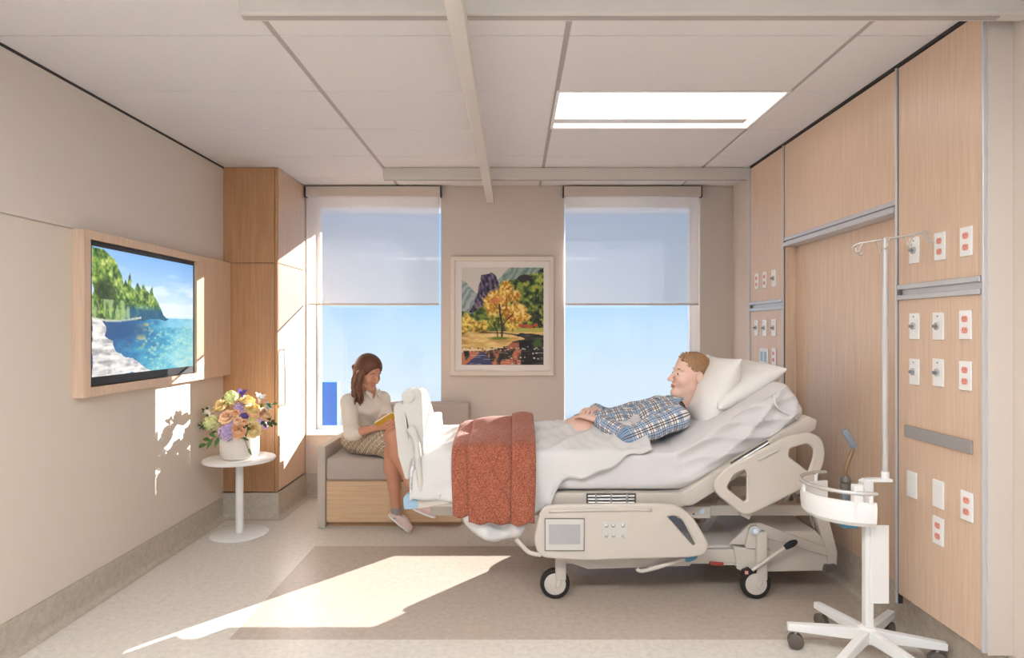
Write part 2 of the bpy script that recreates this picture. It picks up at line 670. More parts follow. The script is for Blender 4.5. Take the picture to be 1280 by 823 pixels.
def mk_plaid(name, base, band, line, line2, period, attr=True, rot=0.0):
    """woven check: bands and thin lines over a base, along the cloth's own two directions"""
    t = NT(name)
    if attr:
        at = t.n('ShaderNodeAttribute', attribute_name='weave')
        vec = at.outputs['Vector']
    else:
        vec = t.coords((1, 1, 1), (0, rot, 0))
    sp = t.n('ShaderNodeSeparateXYZ', {0: vec})
    u = t.math('MULTIPLY', sp.outputs[0], 1 / period)
    w = t.math('MULTIPLY', sp.outputs[1] if attr else sp.outputs[2], 1 / period)
    fu, fw = t.math('FRACT', u), t.math('FRACT', w)

    def near(f, c, hw):
        return t.math('LESS_THAN', t.math('ABSOLUTE', t.math('SUBTRACT', f, c)), hw)
    bu, bw = near(fu, 0.5, 0.2), near(fw, 0.5, 0.2)
    col = t.mix(t.math('MULTIPLY', bu, 0.7), C(*base), C(*band))
    col = t.mix(t.math('MULTIPLY', bw, 0.72), col, C(*band))
    for f in (fu, fw):
        for c0 in (0.08, 0.92):
            col = t.mix(t.math('MULTIPLY', near(f, c0, 0.035), 0.85), col, C(*line))
        for c0 in (0.4, 0.6):
            col = t.mix(t.math('MULTIPLY', near(f, c0, 0.025), 0.55), col, C(*line2))
    nz = t.noise(t.coords(), 14, 3)
    return t.bsdf(col, 0.9, 0, 0.12, t.bump(nz, 0.4, 0.008))


M_plaid = mk_plaid('blue_plaid_flannel', (236, 230, 222), (52, 110, 156), (62, 44, 40), (235, 232, 226), 0.075)
M_skirt = mk_plaid('beige_plaid_wool', (226, 208, 184), (150, 122, 96), (96, 72, 56), (240, 228, 210), 0.06)


def mk_blanket():
    """rust knit with raised diamond lines"""
    t = NT('rust_knit')
    at = t.n('ShaderNodeAttribute', attribute_name='weave')
    sp = t.n('ShaderNodeSeparateXYZ', {0: at.outputs['Vector']})
    u, w = t.math('MULTIPLY', sp.outputs[0], 9.0), t.math('MULTIPLY', sp.outputs[1], 4.6)
    l1 = t.math('ABSOLUTE', t.math('SUBTRACT', t.math('FRACT', t.math('ADD', u, w)), 0.5))
    l2 = t.math('ABSOLUTE', t.math('SUBTRACT', t.math('FRACT', t.math('SUBTRACT', u, w)), 0.5))
    ln = t.math('MINIMUM', l1, l2)
    line = t.math('LESS_THAN', ln, 0.035)
    kn = t.noise(t.coords(), 190, 3, 0.7)
    col = t.ramp(kn, ((0.36, C(120, 62, 44)), (0.5, C(166, 96, 73)), (0.66, C(196, 126, 102))))
    col = t.mix(t.math('MULTIPLY', line, 0.26), col, C(120, 60, 44))
    h = t.math('SUBTRACT', kn, t.math('MULTIPLY', line, 0.6))
    return t.bsdf(col, 0.95, 0, 0.1, t.bump(h, 0.5, 0.006), Sheen_Weight=0.2)


M_blanket = mk_blanket()


def mk_shade():
    """woven solar shade cloth: open weave lets part of the light straight through"""
    t = NT('solar_shade_cloth')
    tr = t.n('ShaderNodeBsdfTransparent', {'Color': (0.97, 0.95, 0.94, 1)})
    tl = t.n('ShaderNodeBsdfTranslucent', {'Color': C(200, 205, 220)})
    df = t.n('ShaderNodeBsdfDiffuse', {'Color': C(244, 238, 234)})
    m1 = t.n('ShaderNodeMixShader', {0: 0.03, 1: df.outputs[0], 2: tl.outputs[0]})
    m2 = t.n('ShaderNodeMixShader', {0: 0.42, 1: m1.outputs[0], 2: tr.outputs[0]})
    t.link(m2.outputs[0], t.out.inputs[0])
    return t.m


def mk_glass():
    t = NT('window_glass')
    tr = t.n('ShaderNodeBsdfTransparent', {'Color': (0.97, 0.985, 1.0, 1)})
    gl = t.n('ShaderNodeBsdfGlossy', {'Color': (1, 1, 1, 1), 'Roughness': 0.02})
    m = t.n('ShaderNodeMixShader', {0: 0.02, 1: tr.outputs[0], 2: gl.outputs[0]})
    t.link(m.outputs[0], t.out.inputs[0])
    return t.m


def mk_emit(name, col, s):
    t = NT(name)
    e = t.n('ShaderNodeEmission', {'Color': col, 'Strength': s})
    t.link(e.outputs[0], t.out.inputs[0])
    return t.m


M_shade = mk_shade()
M_glass = mk_glass()
M_lamp_fill = mk_emit('fill_light_diffuser', (0.94, 0.97, 1.0, 1), LAMP_FILL_STRENGTH)
M_lamp = mk_emit('troffer_diffuser', (1.0, 0.965, 0.93, 1), LAMP_STRENGTH)


def mk_print(name, emit=0.0, rough=0.5, gloss=0.4):
    t = NT(name)
    at = t.n('ShaderNodeVertexColor', layer_name='print')
    if emit:
        return t.bsdf((0.02, 0.02, 0.02, 1), rough, 0, gloss, Emission_Color=at.outputs[0], Emission_Strength=emit)
    return t.bsdf(at.outputs[0], rough, 0, gloss)


M_screen = mk_print('lit_screen', 1.05, 0.12, 0.5)
M_print = mk_print('art_print', 0, 0.45, 0.3)

# ------------------------------------------------------------------ the room
XL, XR, XH, XREC = -2.22, 1.885, 1.785, 1.862       # left wall, right wall, headwall face, recess face
YB, YF = 5.42, -1.3                                 # window wall, wall behind the camera
ZC = 2.675                                          # ceiling


def struct(mb, name, mat, parent=None, **kw):
    o = mb.build(name, mat, parent, **kw)
    if parent is None: o['kind'] = 'structure'
    return o


# floor slab with the darker inlay let into it
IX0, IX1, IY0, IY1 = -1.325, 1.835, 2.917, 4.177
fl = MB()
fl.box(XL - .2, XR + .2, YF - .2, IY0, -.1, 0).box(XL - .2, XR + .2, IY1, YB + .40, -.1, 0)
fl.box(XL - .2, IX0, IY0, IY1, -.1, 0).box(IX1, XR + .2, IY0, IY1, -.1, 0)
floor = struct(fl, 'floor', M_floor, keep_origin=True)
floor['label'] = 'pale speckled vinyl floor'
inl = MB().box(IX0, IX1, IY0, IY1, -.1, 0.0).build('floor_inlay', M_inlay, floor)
inl['label'] = 'darker rectangular vinyl inlay in the floor'

# walls
wl_ = struct(MB().box(XL - .2, XL, YF - .2, YB + .2, 0, ZC + .06), 'wall_left', M_wall, keep_origin=True)
wl_['label'] = 'left wall with a horizontal panel joint'
MB().box(XL, XL + .008, YF, 4.78, .165, 1.940).build('wall_panel', M_panel, wl_, bevel=.0015, seg=1)
MB().box(XL, XL + .008, YF, 4.78, 1.946, ZC - .012).build('wall_panel', M_wall, wl_, bevel=.0015, seg=1)
struct(MB().box(XR, XR + .2, YF - .2, YB + .2, 0, ZC + .06), 'wall_right', M_wall_back, keep_origin=True)
wf = MB().box(XL - .2, -2.0, YF - .2, YF, 0, ZC + .06).box(1.7, XR + .2, YF - .2, YF, 0, ZC + .06).box(-2.0, 1.7, YF - .2, YF, 2.5, ZC + .06)
struct(wf, 'wall_front', M_wall, keep_origin=True)          # unseen opening added in this wall to let sky light in as fill
WIN = ((-1.790, -.632), (.4275, 1.600))
SILL, HEAD, WT = .525, 2.585, .35
wb = MB()
wb.box(XL, WIN[0][0], YB, YB + WT, 0, ZC + .06).box(WIN[0][1], WIN[1][0], YB, YB + WT, 0, ZC + .06).box(WIN[1][1], XR, YB, YB + WT, 0, ZC + .06)
for a, b in WIN:
    wb.box(a, b, YB, YB + WT, 0, SILL).box(a, b, YB, YB + WT, HEAD, ZC + .06)
wbk = struct(wb, 'wall_back', M_wall_back, keep_origin=True)
MB().box(-2.6, 2.6, YB + WT, YB + WT + .85, 2.66, 2.76).build('sun_blocker', M_frame, wbk)      # unseen slab added outside to cut the sun above the windows

for i, (a, b) in enumerate(WIN):
    w = bpy.data.objects.new('window_%d' % (i + 1), None)
    COL.objects.link(w)
    w.location = ((a + b) / 2, YB + .3, SILL)
    WL[w] = V(w.location)
    w['kind'] = 'structure'
    w['label'] = ('tall window behind the bench by the wardrobe', 'tall window behind the bed by the headwall')[i]
    fr = MB()
    y0, y1, t = YB + .275, YB + .335, .03
    fr.box(a, a + t, y0, y1, SILL, HEAD).box(b - t * .5, b, y0, y1, SILL, HEAD)
    fr.box(a + t, b - t * .5, y0, y1, SILL, SILL + .035).box(a + t, b - t * .5, y0, y1, HEAD - .04, HEAD)
    fr.build('window_frame', M_frame, w, bevel=.003)
    MB().box(a + t, b - t * .5, YB + .300, YB + .306, SILL + .035, HEAD - .04).build('window_pane', M_glass, w)
    MB().box(a, b, YB - .012, YB + .274, SILL, SILL + .012).build('window_sill', M_frame, w, bevel=.003)

# cove bases: a coved profile run along each wall
def cove(name, path, h, label=None):
    """path: floor points (x, y) with the room on the left-hand side of travel"""
    prof = [(0, h), (.012, h), (.012, .045)] + [(.012 + .033 * (1 - math.cos(a)), .045 - .043 * math.sin(a)) for a in np.linspace(.25, PI / 2, 5)] + [(.052, .0015), (0, .0015)]
    n = len(path)
    nrm = []
    for i in range(n - 1):
        d = V((path[i + 1][0] - path[i][0], path[i + 1][1] - path[i][1], 0)).normalized()
        nrm.append(V((-d.y, d.x, 0)))
    pts = []
    for i, p in enumerate(path):
        if i == 0: m = nrm[0]
        elif i == n - 1: m = nrm[-1]
        else:
            m = (nrm[i - 1] + nrm[i])
            m = m / max(.2, m.dot(nrm[i]))
        pts.append([V((p[0], p[1], 0)) + m * o + V((0, 0, z)) for o, z in prof])
    mb = MB().grid(pts, closed_v=True)
    o = mb.build(name, M_base, None, smooth='auto')
    o['kind'] = 'structure'
    return o


cove('baseboard_left', [(XL, 4.78), (XL, YF)], .165)
cove('baseboard_back', [(XR, YB), (-1.80, YB), (-1.80, 4.78), (XL, 4.78)], .20)
cove('baseboard_right', [(XR, YF), (XR, 2.40), (XR - .012, 2.40), (XR - .012, YB)], .208)

# shadow lines painted as solid dark strips where the ceiling meets the walls
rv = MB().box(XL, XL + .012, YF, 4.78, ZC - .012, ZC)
struct(rv, 'shadow_line_1', M_dark)
struct(MB().box(XH - .004, XR, 2.386, 4.756, ZC - .016, ZC), 'shadow_line_2', M_dark)

# ceiling: grid of boards
ceil = struct(MB().box(XL - .2, XR + .2, YF - .2, YB + .2, ZC + .02, ZC + .08), 'ceiling', M_tee, keep_origin=True)
ceil['label'] = 'suspended ceiling of white mineral boards'
TX = [XL, -.999, .220, 1.437, XR]
TYs = [2.646 + .6115 * k for k in range(-6, 5)] + [YB]
TYs = [YF] + [y for y in TYs if y > YF + .1]
LIGHTS = [(2, 3.257), (2, .200), (1, .200), (0, .200)]  # all but the first are added fill lights, out of view
tile_cache = {}
light_cells = []
for ci in range(4):
    for ri in range(len(TYs) - 1):
        x0, x1, y0, y1 = TX[ci], TX[ci + 1], TYs[ri], TYs[ri + 1]
        if any(c == ci and abs(y0 - ly) < .05 for c, ly in LIGHTS):
            light_cells.append((x0, x1, y0, y1))
            continue
        gx0 = .011 if ci else .0
        gx1 = .011 if ci < 3 else .0
        x0, x1, y0, y1 = x0 + gx0, x1 - gx1, y0 + .0035, y1 - .0035
        key = (round(x1 - x0, 3), round(y1 - y0, 3))
        if key not in tile_cache:
            t = MB().box(x0, x1, y0, y1, ZC, ZC + .019).build('ceiling_tile', M_tile, None, bevel=.003, seg=1)
            WL[t] = V(t.location)
            t.parent = ceil
            tile_cache[key] = t
        else:
            t = tile_cache[key].copy()
            COL.objects.link(t)
            t.parent = ceil
            t.location = ((x0 + x1) / 2, (y0 + y1) / 2, ZC)
for x in TX[1:4]:
    MB().box(x - .0105, x + .0105, YF, YB, ZC + .004, ZC + .0199).build('ceiling_tee', M_tee, ceil)

for i, (x0, x1, y0, y1) in enumerate(light_cells):
    t = thing('ceiling_light', ((x0 + x1) / 2, (y0 + y1) / 2, ZC - .002),
              'recessed rectangular ceiling light glowing white above the bed' if y0 > 3 else 'added ceiling fill light over the open end of the room, ' + ('beside the television wall', 'in the middle', 'on the headwall side')[0 if x0 < -1.5 else 1 if x0 < 0 else 2],
              'ceiling light', None if y0 > 3 else 'added fill lights outside the view')
    fr = MB()
    b = .016
    fr.box(x0, x1, y0, y0 + b, ZC - .002, ZC + .018).box(x0, x1, y1 - b, y1, ZC - .002, ZC + .018)
    fr.box(x0, x0 + b, y0 + b, y1 - b, ZC - .002, ZC + .018).box(x1 - b, x1, y0 + b, y1 - b, ZC - .002, ZC + .018)
    fr.build('light_frame', M_white, t)
    MB().box(x0 + b, x1 - b, y0 + b, y1 - b, ZC + .010, ZC + .0185).build('diffuser', M_lamp if y0 > 3 else M_lamp_fill, t)
    MB().box(x0 + b, x1 - b * 4, y1 - .17, y1 - .10, ZC + .0005, ZC + .0095).build('lamp_baffle', M_white, t, bevel=.002)

# ceiling lift: two fixed rails and one traverse rail under them
t = thing('ceiling_lift', (0, 3.5, ZC - .17), 'white overhead patient lift rails with one rail crossing between two others', 'ceiling lift')
zt, zb = ZC - .001, CAM_Z + 1.146
for y0, y1 in ((2.280, 2.340), (4.790, 4.850)):
    r = MB().box(-1.0, XR if y0 < 3 else XH - .002, y0, y1, zb, zt).build('fixed_rail', M_rail, t, bevel=.004)
    MB().box(-1.001 + .004, XH - .01, y0 + .018, y1 - .018, zb - .004, zb + .002).build('rail_slot', M_tee, r)
r = MB().box(-.231, -.171, 1.75, 5.30, CAM_Z + 1.066, zb - .004).build('traverse_rail', M_rail, t, bevel=.004)
MB().box(-.2311, -.1709, 5.30, 5.306, CAM_Z + 1.068, zb - .006).build('end_cap', M_white, r)

# ------------------------------------------------------------------ headwall
hw = thing('headwall', (XH, 3.57, .17), 'oak veneer headwall with aluminium edge strips and a recessed middle panel', 'wall panel')
YP = [2.386, 2.930, 4.163, 4.756]
def panel(y0, y1, z0, z1, x=XH, back=XR - .012):
    return MB().box(x, back, y0 + .006, y1 - .006, z0, z1).build('panel', M_wood, hw, bevel=.0015, seg=1)
RZ0, RZ1 = 1.575, 1.645
for a, b in ((YP[0], YP[1]), (YP[2], YP[3])):
    panel(a, b, .212, RZ0)
    panel(a, b, RZ1, ZC - .02)
    rl = MB()
    rl.box(XH - .012, XH + .03, a + .012, b - .012, RZ1 - .022, RZ1).box(XH - .012, XH + .03, a + .012, b - .012, RZ0, RZ0 + .022)
    rl.box(XH + .005, XH + .03, a + .012, b - .012, RZ0 + .022, RZ1 - .022)
    rr = rl.build('equipment_rail', M_alu, hw, bevel=.002, seg=1)
    MB().box(XH - .008, XH + .004, b - .030, b - .012, RZ0 + .0225, RZ1 - .0225).build('rail_stop', M_mech, rr)
panel(YP[1], YP[2], 2.045, ZC - .02)
MB().box(XREC, XR - .012, YP[1], YP[2], .166, 1.985).build('recessed_panel', M_wood, hw, bevel=.0015, seg=1)
MB().box(XH + .003, XREC - .001, YP[2] - .012, YP[2] - .001, .166, 1.985).build('recess_jamb', M_wood, hw)
MB().box(XH + .003, XREC - .001, YP[1] + .001, YP[1] + .012, .166, 1.985).build('recess_jamb', M_wood, hw)
rl = MB().box(XH - .006, XR - .012, YP[1] + .012, YP[2] - .012, 2.022, 2.044).box(XH - .014, XR - .012, YP[1] + .012, YP[2] - .012, 1.986, 2.012)
rl.box(XH + .004, XR - .012, YP[1] + .012, YP[2] - .012, 2.012, 2.022)
rl.build('recess_head_rail', M_alu, hw, bevel=.002, seg=1)
for y in YP:
    z0 = .166 if y in YP[1:3] else .212
    MB().box(XH - .010, XH + .02, y - .0055, y + .0055, z0, ZC - .018).build('edge_strip', M_alu, hw, bevel=.0015, seg=1)
    if y in (YP[1], YP[2]):
        MB().box(XH - .001, XH + .02, y - .0095, y - .006, z0, ZC - .018).build('edge_gap', M_dark, hw)
MB().box(XH + .004, XR - .001, YP[0] - .012, YP[0] - .0057, 0.208, ZC - .001).build('end_panel', M_wall_back, hw)
MB().box(XH - .012, XH - .001, 2.445, 2.862, P(1177, 549, 2.64).z - .026, P(1177, 549, 2.64).z + .026).build('accessory_strip', M_grey_rail, hw, bevel=.002)


# wall plates
def plate(name, y, z, label, cat, w=.068, h=.116):
    t = thing(name, (XH, y, z - h / 2), label, cat, 'service plates on the headwall')
    MB().box(XH - .007, XH - .0002, y - w / 2, y + w / 2, z - h / 2, z + h / 2).build('cover_plate', M_white, t, bevel=.003)
    return t


def duplex(y, z, label):
    t = plate('power_outlet', y, z, label, 'outlet')
    for dz in (-.0225, .0225):
        pts = [V((XH - .009, y + .0165 * math.cos(a), z + dz + max(-.0125, min(.0125, .0165 * math.sin(a))))) for a in np.linspace(0, 2 * PI, 17)[:-1]]
        s = MB().prism(pts, (.004, 0, 0)).build('socket', M_coral, t)
        m = MB()
        for dy in (-.006, .006):
            m.box(XH - .0096, XH - .0085, y + dy - .0012, y + dy + .0012, z + dz - .001, z + dz + .007)
        m.cyl((XH - .0096, y, z + dz - .007), (XH - .0085, y, z + dz - .007), .0022, 8)
        m.build('socket_slot', M_slot, s)
    return t


def gas(y, z, label):
    t = plate('gas_outlet', y, z, label, 'gas outlet')
    MB().cyl((XH - .007, y, z), (XH - .014, y, z), .016, 18).build('collar', M_steel, t, smooth='auto')
    MB().cyl((XH - .012, y, z), (XH - .027, y, z), .007, 14).build('spigot', M_greyplastic, t, smooth='auto')
    MB().cyl((XH - .007, y, z + .042), (XH - .009, y, z + .042), .004, 10).build('screw', M_steel, t)
    return t


def hp(x, y):
    Y = XH * F_PX / (x - VPX)
    return Y, CAM_Z + (VPY - y) * Y / F_PX


def both(fn, x, y, label): return fn(*hp(x, y), label)


A = 'behind the rolling stand'
B = 'on the panel by the window'
both(gas, 1144, 313, 'medical gas outlet above the rail ' + A)
both(duplex, 1176, 308, 'coral duplex outlet above the rail, beside the gas outlet, ' + A)
both(duplex, 1209, 302, 'coral duplex outlet above the rail, beside the end strip, ' + A)
both(gas, 1144, 408, 'gas outlet under the rail, by the recess edge, ' + A)
both(gas, 1174, 408, 'gas outlet under the rail, middle of its row, ' + A)
both(duplex, 1208, 406, 'coral duplex outlet right under the rail ' + A)
both(gas, 1144, 465, 'gas outlet in the row above the grey strip, by the recess, ' + A)
both(gas, 1174, 466, 'gas outlet in the row above the grey strip, middle one, ' + A)
both(duplex, 1208, 470, 'coral duplex outlet in the row above the grey strip ' + A)
both(duplex, 1210, 633, 'coral duplex outlet below the grey strip, beside the end strip')
both(duplex, 1174, 664, 'lowest coral duplex outlet on the headwall, under a blank plate')
tag(plate('blank_plate', *hp(1141, 606), '', 'blank plate'), 'blank white plate below the grey strip by the recess edge')
tag(plate('blank_plate', *hp(1174, 618), '', 'blank plate'), 'blank white plate directly above the lowest coral outlet')
both(duplex, 946.5, 352, 'coral duplex outlet above the rail, nearest the window wall, ' + B)
both(duplex, 956.5, 350, 'coral duplex outlet above the rail, middle one, ' + B)
both(gas, 968, 348, 'gas outlet above the rail ' + B)
both(gas, 946, 410, 'gas outlet under the rail, nearest the window wall, ' + B)
both(gas, 956.5, 410, 'gas outlet under the rail, middle one, ' + B)
both(gas, 968, 410, 'gas outlet under the rail, by the recess edge, ' + B)
both(duplex, 968, 446, 'coral duplex outlet beside the wide switch plate ' + B)
y, z = hp(955.5, 446)
t = plate('switch_plate', y, z, 'wide white double switch plate ' + B, 'switch', .15, .118)
for dy in (-.032, .032):
    MB().box(XH - .011, XH - .006, y + dy - .02, y + dy + .02, z - .036, z + .036).build('rocker', M_bluepale, t, bevel=.002)

# ------------------------------------------------------------------ wardrobe
t = thing('wardrobe', (-2.01, 5.1, .205), 'tall oak wardrobe with a long steel handle standing in the corner', 'wardrobe')
WX, WY = -1.80, 4.78
SEAM = 1.945
MB().box(XL + .001, WX - .021, WY + .020, YB - .002, .205, ZC - .003).build('carcass', M_wood_b, t)
MB().box(XL + .001, WX - .024, WY, WY + .019, .205, SEAM - .002).build('front_panel', M_wood_b, t, bevel=.0012, seg=1)
MB().box(XL + .001, WX - .024, WY, WY + .019, SEAM + .002, ZC - .003).build('front_panel', M_wood_b, t, bevel=.0012, seg=1)
MB().box(WX - .021, WX, WY, WY + .022, .205, ZC - .003).build('corner_post', M_wood_b, t, bevel=.0012, seg=1)
d = MB().box(WX - .020, WX, WY + .025, YB - .022, .208, SEAM - .002).build('door', M_wood, t, bevel=.0012, seg=1)
hy = 4.835
MB().tube(
          [(WX - .002, hy, 1.285), (WX + .030, hy, 1.285), (WX + .035, hy, 1.28), (WX + .035, hy, .862), (WX + .030, hy, .857), (WX - .002, hy, .857)], .007, 10).build('handle', M_steel, d, smooth='auto')
MB().box(WX - .020, WX, WY + .025, YB - .022, SEAM + .002, ZC - .003).build('upper_door', M_wood, t, bevel=.0012, seg=1)
MB().box(WX - .020, WX, YB - .020, YB - .002, .205, ZC - .003).build('back_post', M_wood_b, t)

# ------------------------------------------------------------------ roller blinds
for i, (a, b) in enumerate(((-1.775, -.640), (.4300, 1.588))):
    t = thing('roller_blind', ((a + b) / 2, 5.405, 1.653),
              ('half-lowered white roller blind in the window behind the seated woman', 'half-lowered white roller blind in the window behind the lying man')[i], 'blind')
    MB().box(a - .006, b + .006, 5.362, 5.418, 2.578, 2.662).build('fascia', M_wall_back, t, bevel=.003)
    for x in (a - .011, b + .011):
        MB().box(x - .005, x + .005, 5.366, 5.418, 2.570, 2.664).build('end_bracket', M_bezel, t)
    MB().grid([[V((x, 5.40, z)) for z in (1.660, 2.5785)] for x in (a + .008, b - .008)]).build('shade_cloth', M_shade, t)
    MB().box(a + .006, b - .006, 5.394, 5.406, 1.648, 1.6638).build('bottom_bar', M_wall_back, t, bevel=.003)

# ------------------------------------------------------------------ painted prints (flat pictures)
def vnoise(w, h, cx, cy, seed):
    r = np.random.RandomState(seed)
    g = r.rand(int(cy) + 3, int(cx) + 3)
    ys, xs = np.linspace(0, cy, h), np.linspace(0, cx, w)
    yi, xi = ys.astype(int), xs.astype(int)
    fy, fx = (ys - yi)[:, None], (xs - xi)[None]
    fy, fx = fy * fy * (3 - 2 * fy), fx * fx * (3 - 2 * fx)
    return (g[yi][:, xi] * (1 - fy) * (1 - fx) + g[yi + 1][:, xi] * fy * (1 - fx) + g[yi][:, xi + 1] * (1 - fy) * fx + g[yi + 1][:, xi + 1] * fy * fx)


def fbm(w, h, cx, cy, seed, oct=4):
    a = np.zeros((h, w)); s = 0
    for k in range(oct):
        a += vnoise(w, h, cx * 2 ** k, cy * 2 ** k, seed + k) / 2 ** k
        s += 1 / 2 ** k
    return a / s


class Paint:
    def __init__(self, w, h):
        self.w, self.h = w, h
        self.u, self.v = np.meshgrid((np.arange(w) + .5) / w, (np.arange(h) + .5) / h)
        self.a = np.zeros((h, w, 3))

    def put(self, mask, col):
        c = np.asarray(col, float)
        m = np.clip(mask, 0, 1)[..., None]
        self.a = self.a * (1 - m) + c * m

    def ramp(self, f, cols):
        xs = [c[0] for c in cols]
        return np.stack([np.interp(f, xs, [c[1][k] for c in cols]) for k in range(3)], -1)

    def poly(self, pts, soft=0.0, wob=0.0, seed=1):
        u, v = self.u, self.v
        if wob:
            u = u + (fbm(self.w, self.h, 9, 9, seed) - .5) * wob
            v = v + (fbm(self.w, self.h, 9, 9, seed + 50) - .5) * wob
        ins = np.zeros(u.shape, bool)
        n = len(pts)
        for i in range(n):
            (x0, y0), (x1, y1) = pts[i], pts[(i + 1) % n]
            c = ((y0 > v) != (y1 > v)) & (u < (x1 - x0) * (v - y0) / (y1 - y0 + 1e-9) + x0)
            ins ^= c
        return ins.astype(float)

    def blob(self, cx, cy, rx, ry, seed=1, wob=.5, soft=.15):
        n = fbm(self.w, self.h, 16, 16, seed) - .5
        d = np.sqrt(((self.u - cx) / rx) ** 2 + ((self.v - cy) / ry) ** 2) + n * wob
        return np.clip((1 - d) / soft, 0, 1)

    def line(self, pts, wd):
        m = np.zeros(self.u.shape)
        asp = self.h / self.w
        for (x0, y0), (x1, y1) in zip(pts[:-1], pts[1:]):
            dx, dy = x1 - x0, (y1 - y0) * asp
            t = np.clip(((self.u - x0) * dx + (self.v - y0) * asp * dy) / (dx * dx + dy * dy + 1e-9), 0, 1)
            d = np.sqrt((self.u - x0 - t * dx) ** 2 + ((self.v - y0) * asp - t * dy) ** 2)
            m = np.maximum(m, np.clip((wd - d) / (wd * .5), 0, 1))
        return m

    def mesh(self, name, origin, du, dv, mat, parent):
        """origin = top-left corner, du across, dv down (world vectors)"""
        h, w = self.h, self.w
        us, vs = np.linspace(0, 1, w), np.linspace(0, 1, h)
        g = (np.array(origin)[None, None] + us[None, :, None] * np.array(du)[None, None] + vs[:, None, None] * np.array(dv)[None, None]).reshape(-1, 3)
        i = np.arange((h - 1) * w).reshape(h - 1, w)[:, :-1].ravel()
        q = np.stack([i, i + w, i + w + 1, i + 1], 1)
        c = np.clip(self.a, 0, 255) / 255
        lin = np.where(c <= .04045, c / 12.92, ((c + .055) / 1.055) ** 2.4)
        rgba = np.concatenate([lin, np.ones((h, w, 1))], -1).reshape(-1, 4)
        return mesh_obj(name, g, q, mat, parent, False, colors=rgba)


def lake_picture():
    p = Paint(230, 165)
    u, v, W, H = p.u, p.v, p.w, p.h
    a = np.array
    sky = p.ramp(v + (u - .5) * -.06, ((0, (128, 178, 232)), (.25, (168, 206, 242)), (.42, (214, 232, 246)), (.54, (206, 228, 244))))
    p.put(np.ones_like(u), sky)
    cl = fbm(W, H, 5, 12, 3)
    p.put(np.clip((fbm(W, H, 4, 14, 3) - .48) * 3.0, 0, .6) * (1 - np.abs(v - .27 - .12 * (u - .5)) * 4).clip(0, 1), (240, 246, 252))
    p.put(((v > .40) & (v < .52)) * np.clip((fbm(W, H, 3, 20, 9) - .3) * 1.6, 0, .75) * (u > .5), (240, 246, 250))
    # water
    n1, n2 = fbm(W, H, 14, 26, 21), fbm(W, H, 34, 50, 31)
    f = np.clip((u - .25) * .9 + (v - .54) * .6 + (n1 - .5) * .5, 0, 1)
    wat = p.ramp(f, ((0, (38, 84, 134)), (.22, (44, 114, 164)), (.45, (70, 158, 188)), (.7, (128, 200, 210)), (1, (176, 220, 222))))
    p.put((v > .535), wat)
    p.put((v > .535) * ((v < .62)) * np.clip((u - .55) * 4, 0, .6), (152, 208, 232))
    p.put((v > .57) * (v < .82) * np.clip((n2 - .5) * 6, 0, .7) * (1 - np.abs(u - .45) * 4.5).clip(0, 1), (150, 182, 140))
    p.put((v > .62) * np.clip((n2 - .56) * 6, 0, .55) * (u > .45), (190, 224, 200))
    for (x, y, r) in ((.40, .61, .045), (.47, .595, .03), (.38, .655, .035), (.45, .64, .03), (.42, .70, .05)):
        p.put(p.blob(x, y, r, r * .55, int(x * 99), .3, .3), (186, 178, 128))
    # forest
    top = [(0, .0), (.10, .02), (.19, .08), (.235, .17), (.255, .27), (.28, .23), (.30, .26), (.325, .17), (.345, .29), (.37, .31), (.40, .24), (.425, .30), (.455, .25), (.475, .31), (.50, .32), (.53, .26), (.55, .34), (.575, .36), (.59, .42), (.64, .49), (.70, .535), (.30, .56), (0, .56)]
    fm = p.poly(top, wob=.05, seed=5)
    tn = fbm(W, H, 26, 20, 41) * .6 + fbm(W, H, 70, 40, 43) * .4
    p.put(fm, p.ramp(np.clip((tn - .5) * 2.2 + .55 - v * .35, 0, 1), ((0, (38, 62, 30)), (.3, (66, 102, 42)), (.55, (116, 150, 62)), (.8, (172, 190, 92)), (1, (218, 220, 130)))))
    p.put(p.blob(.10, .34, .11, .12, 8, .8, .4) * fm * .7, (30, 50, 24))
    p.put(fm * (v > .43) * (u > .28) * np.clip((v - .42) * 14, 0, .82), (32, 84, 128))
    p.put(fm * (v > .40) * np.clip((fbm(W, H, 40, 10, 77) - .52) * 7, 0, .8) * (u < .38), (170, 190, 130))
    p.put((np.abs(v - .548 - .02 * np.sin(u * 9)) < .008) * (u < .42), (196, 200, 176))
    p.put(p.blob(.30, .64, .26, .10, 12, .3, .5) * .8, (26, 74, 126))
    # pale rock shelves
    rock = p.poly([(0, .565), (.07, .57), (.10, .61), (.085, .67), (.12, .70), (.17, .73), (.19, .80), (.25, .83), (.30, .87), (.40, .92), (.52, 1.0), (0, 1.0)], wob=.05, seed=15)
    st = fbm(W, H, 8, 46, 61) * .6 + fbm(W, H, 30, 30, 66) * .4
    p.put(rock, p.ramp(np.clip((st - .5) * 3 + .6, 0, 1), ((0, (160, 158, 160)), (.35, (200, 197, 195)), (.6, (224, 220, 216)), (1, (244, 240, 235)))))
    return p


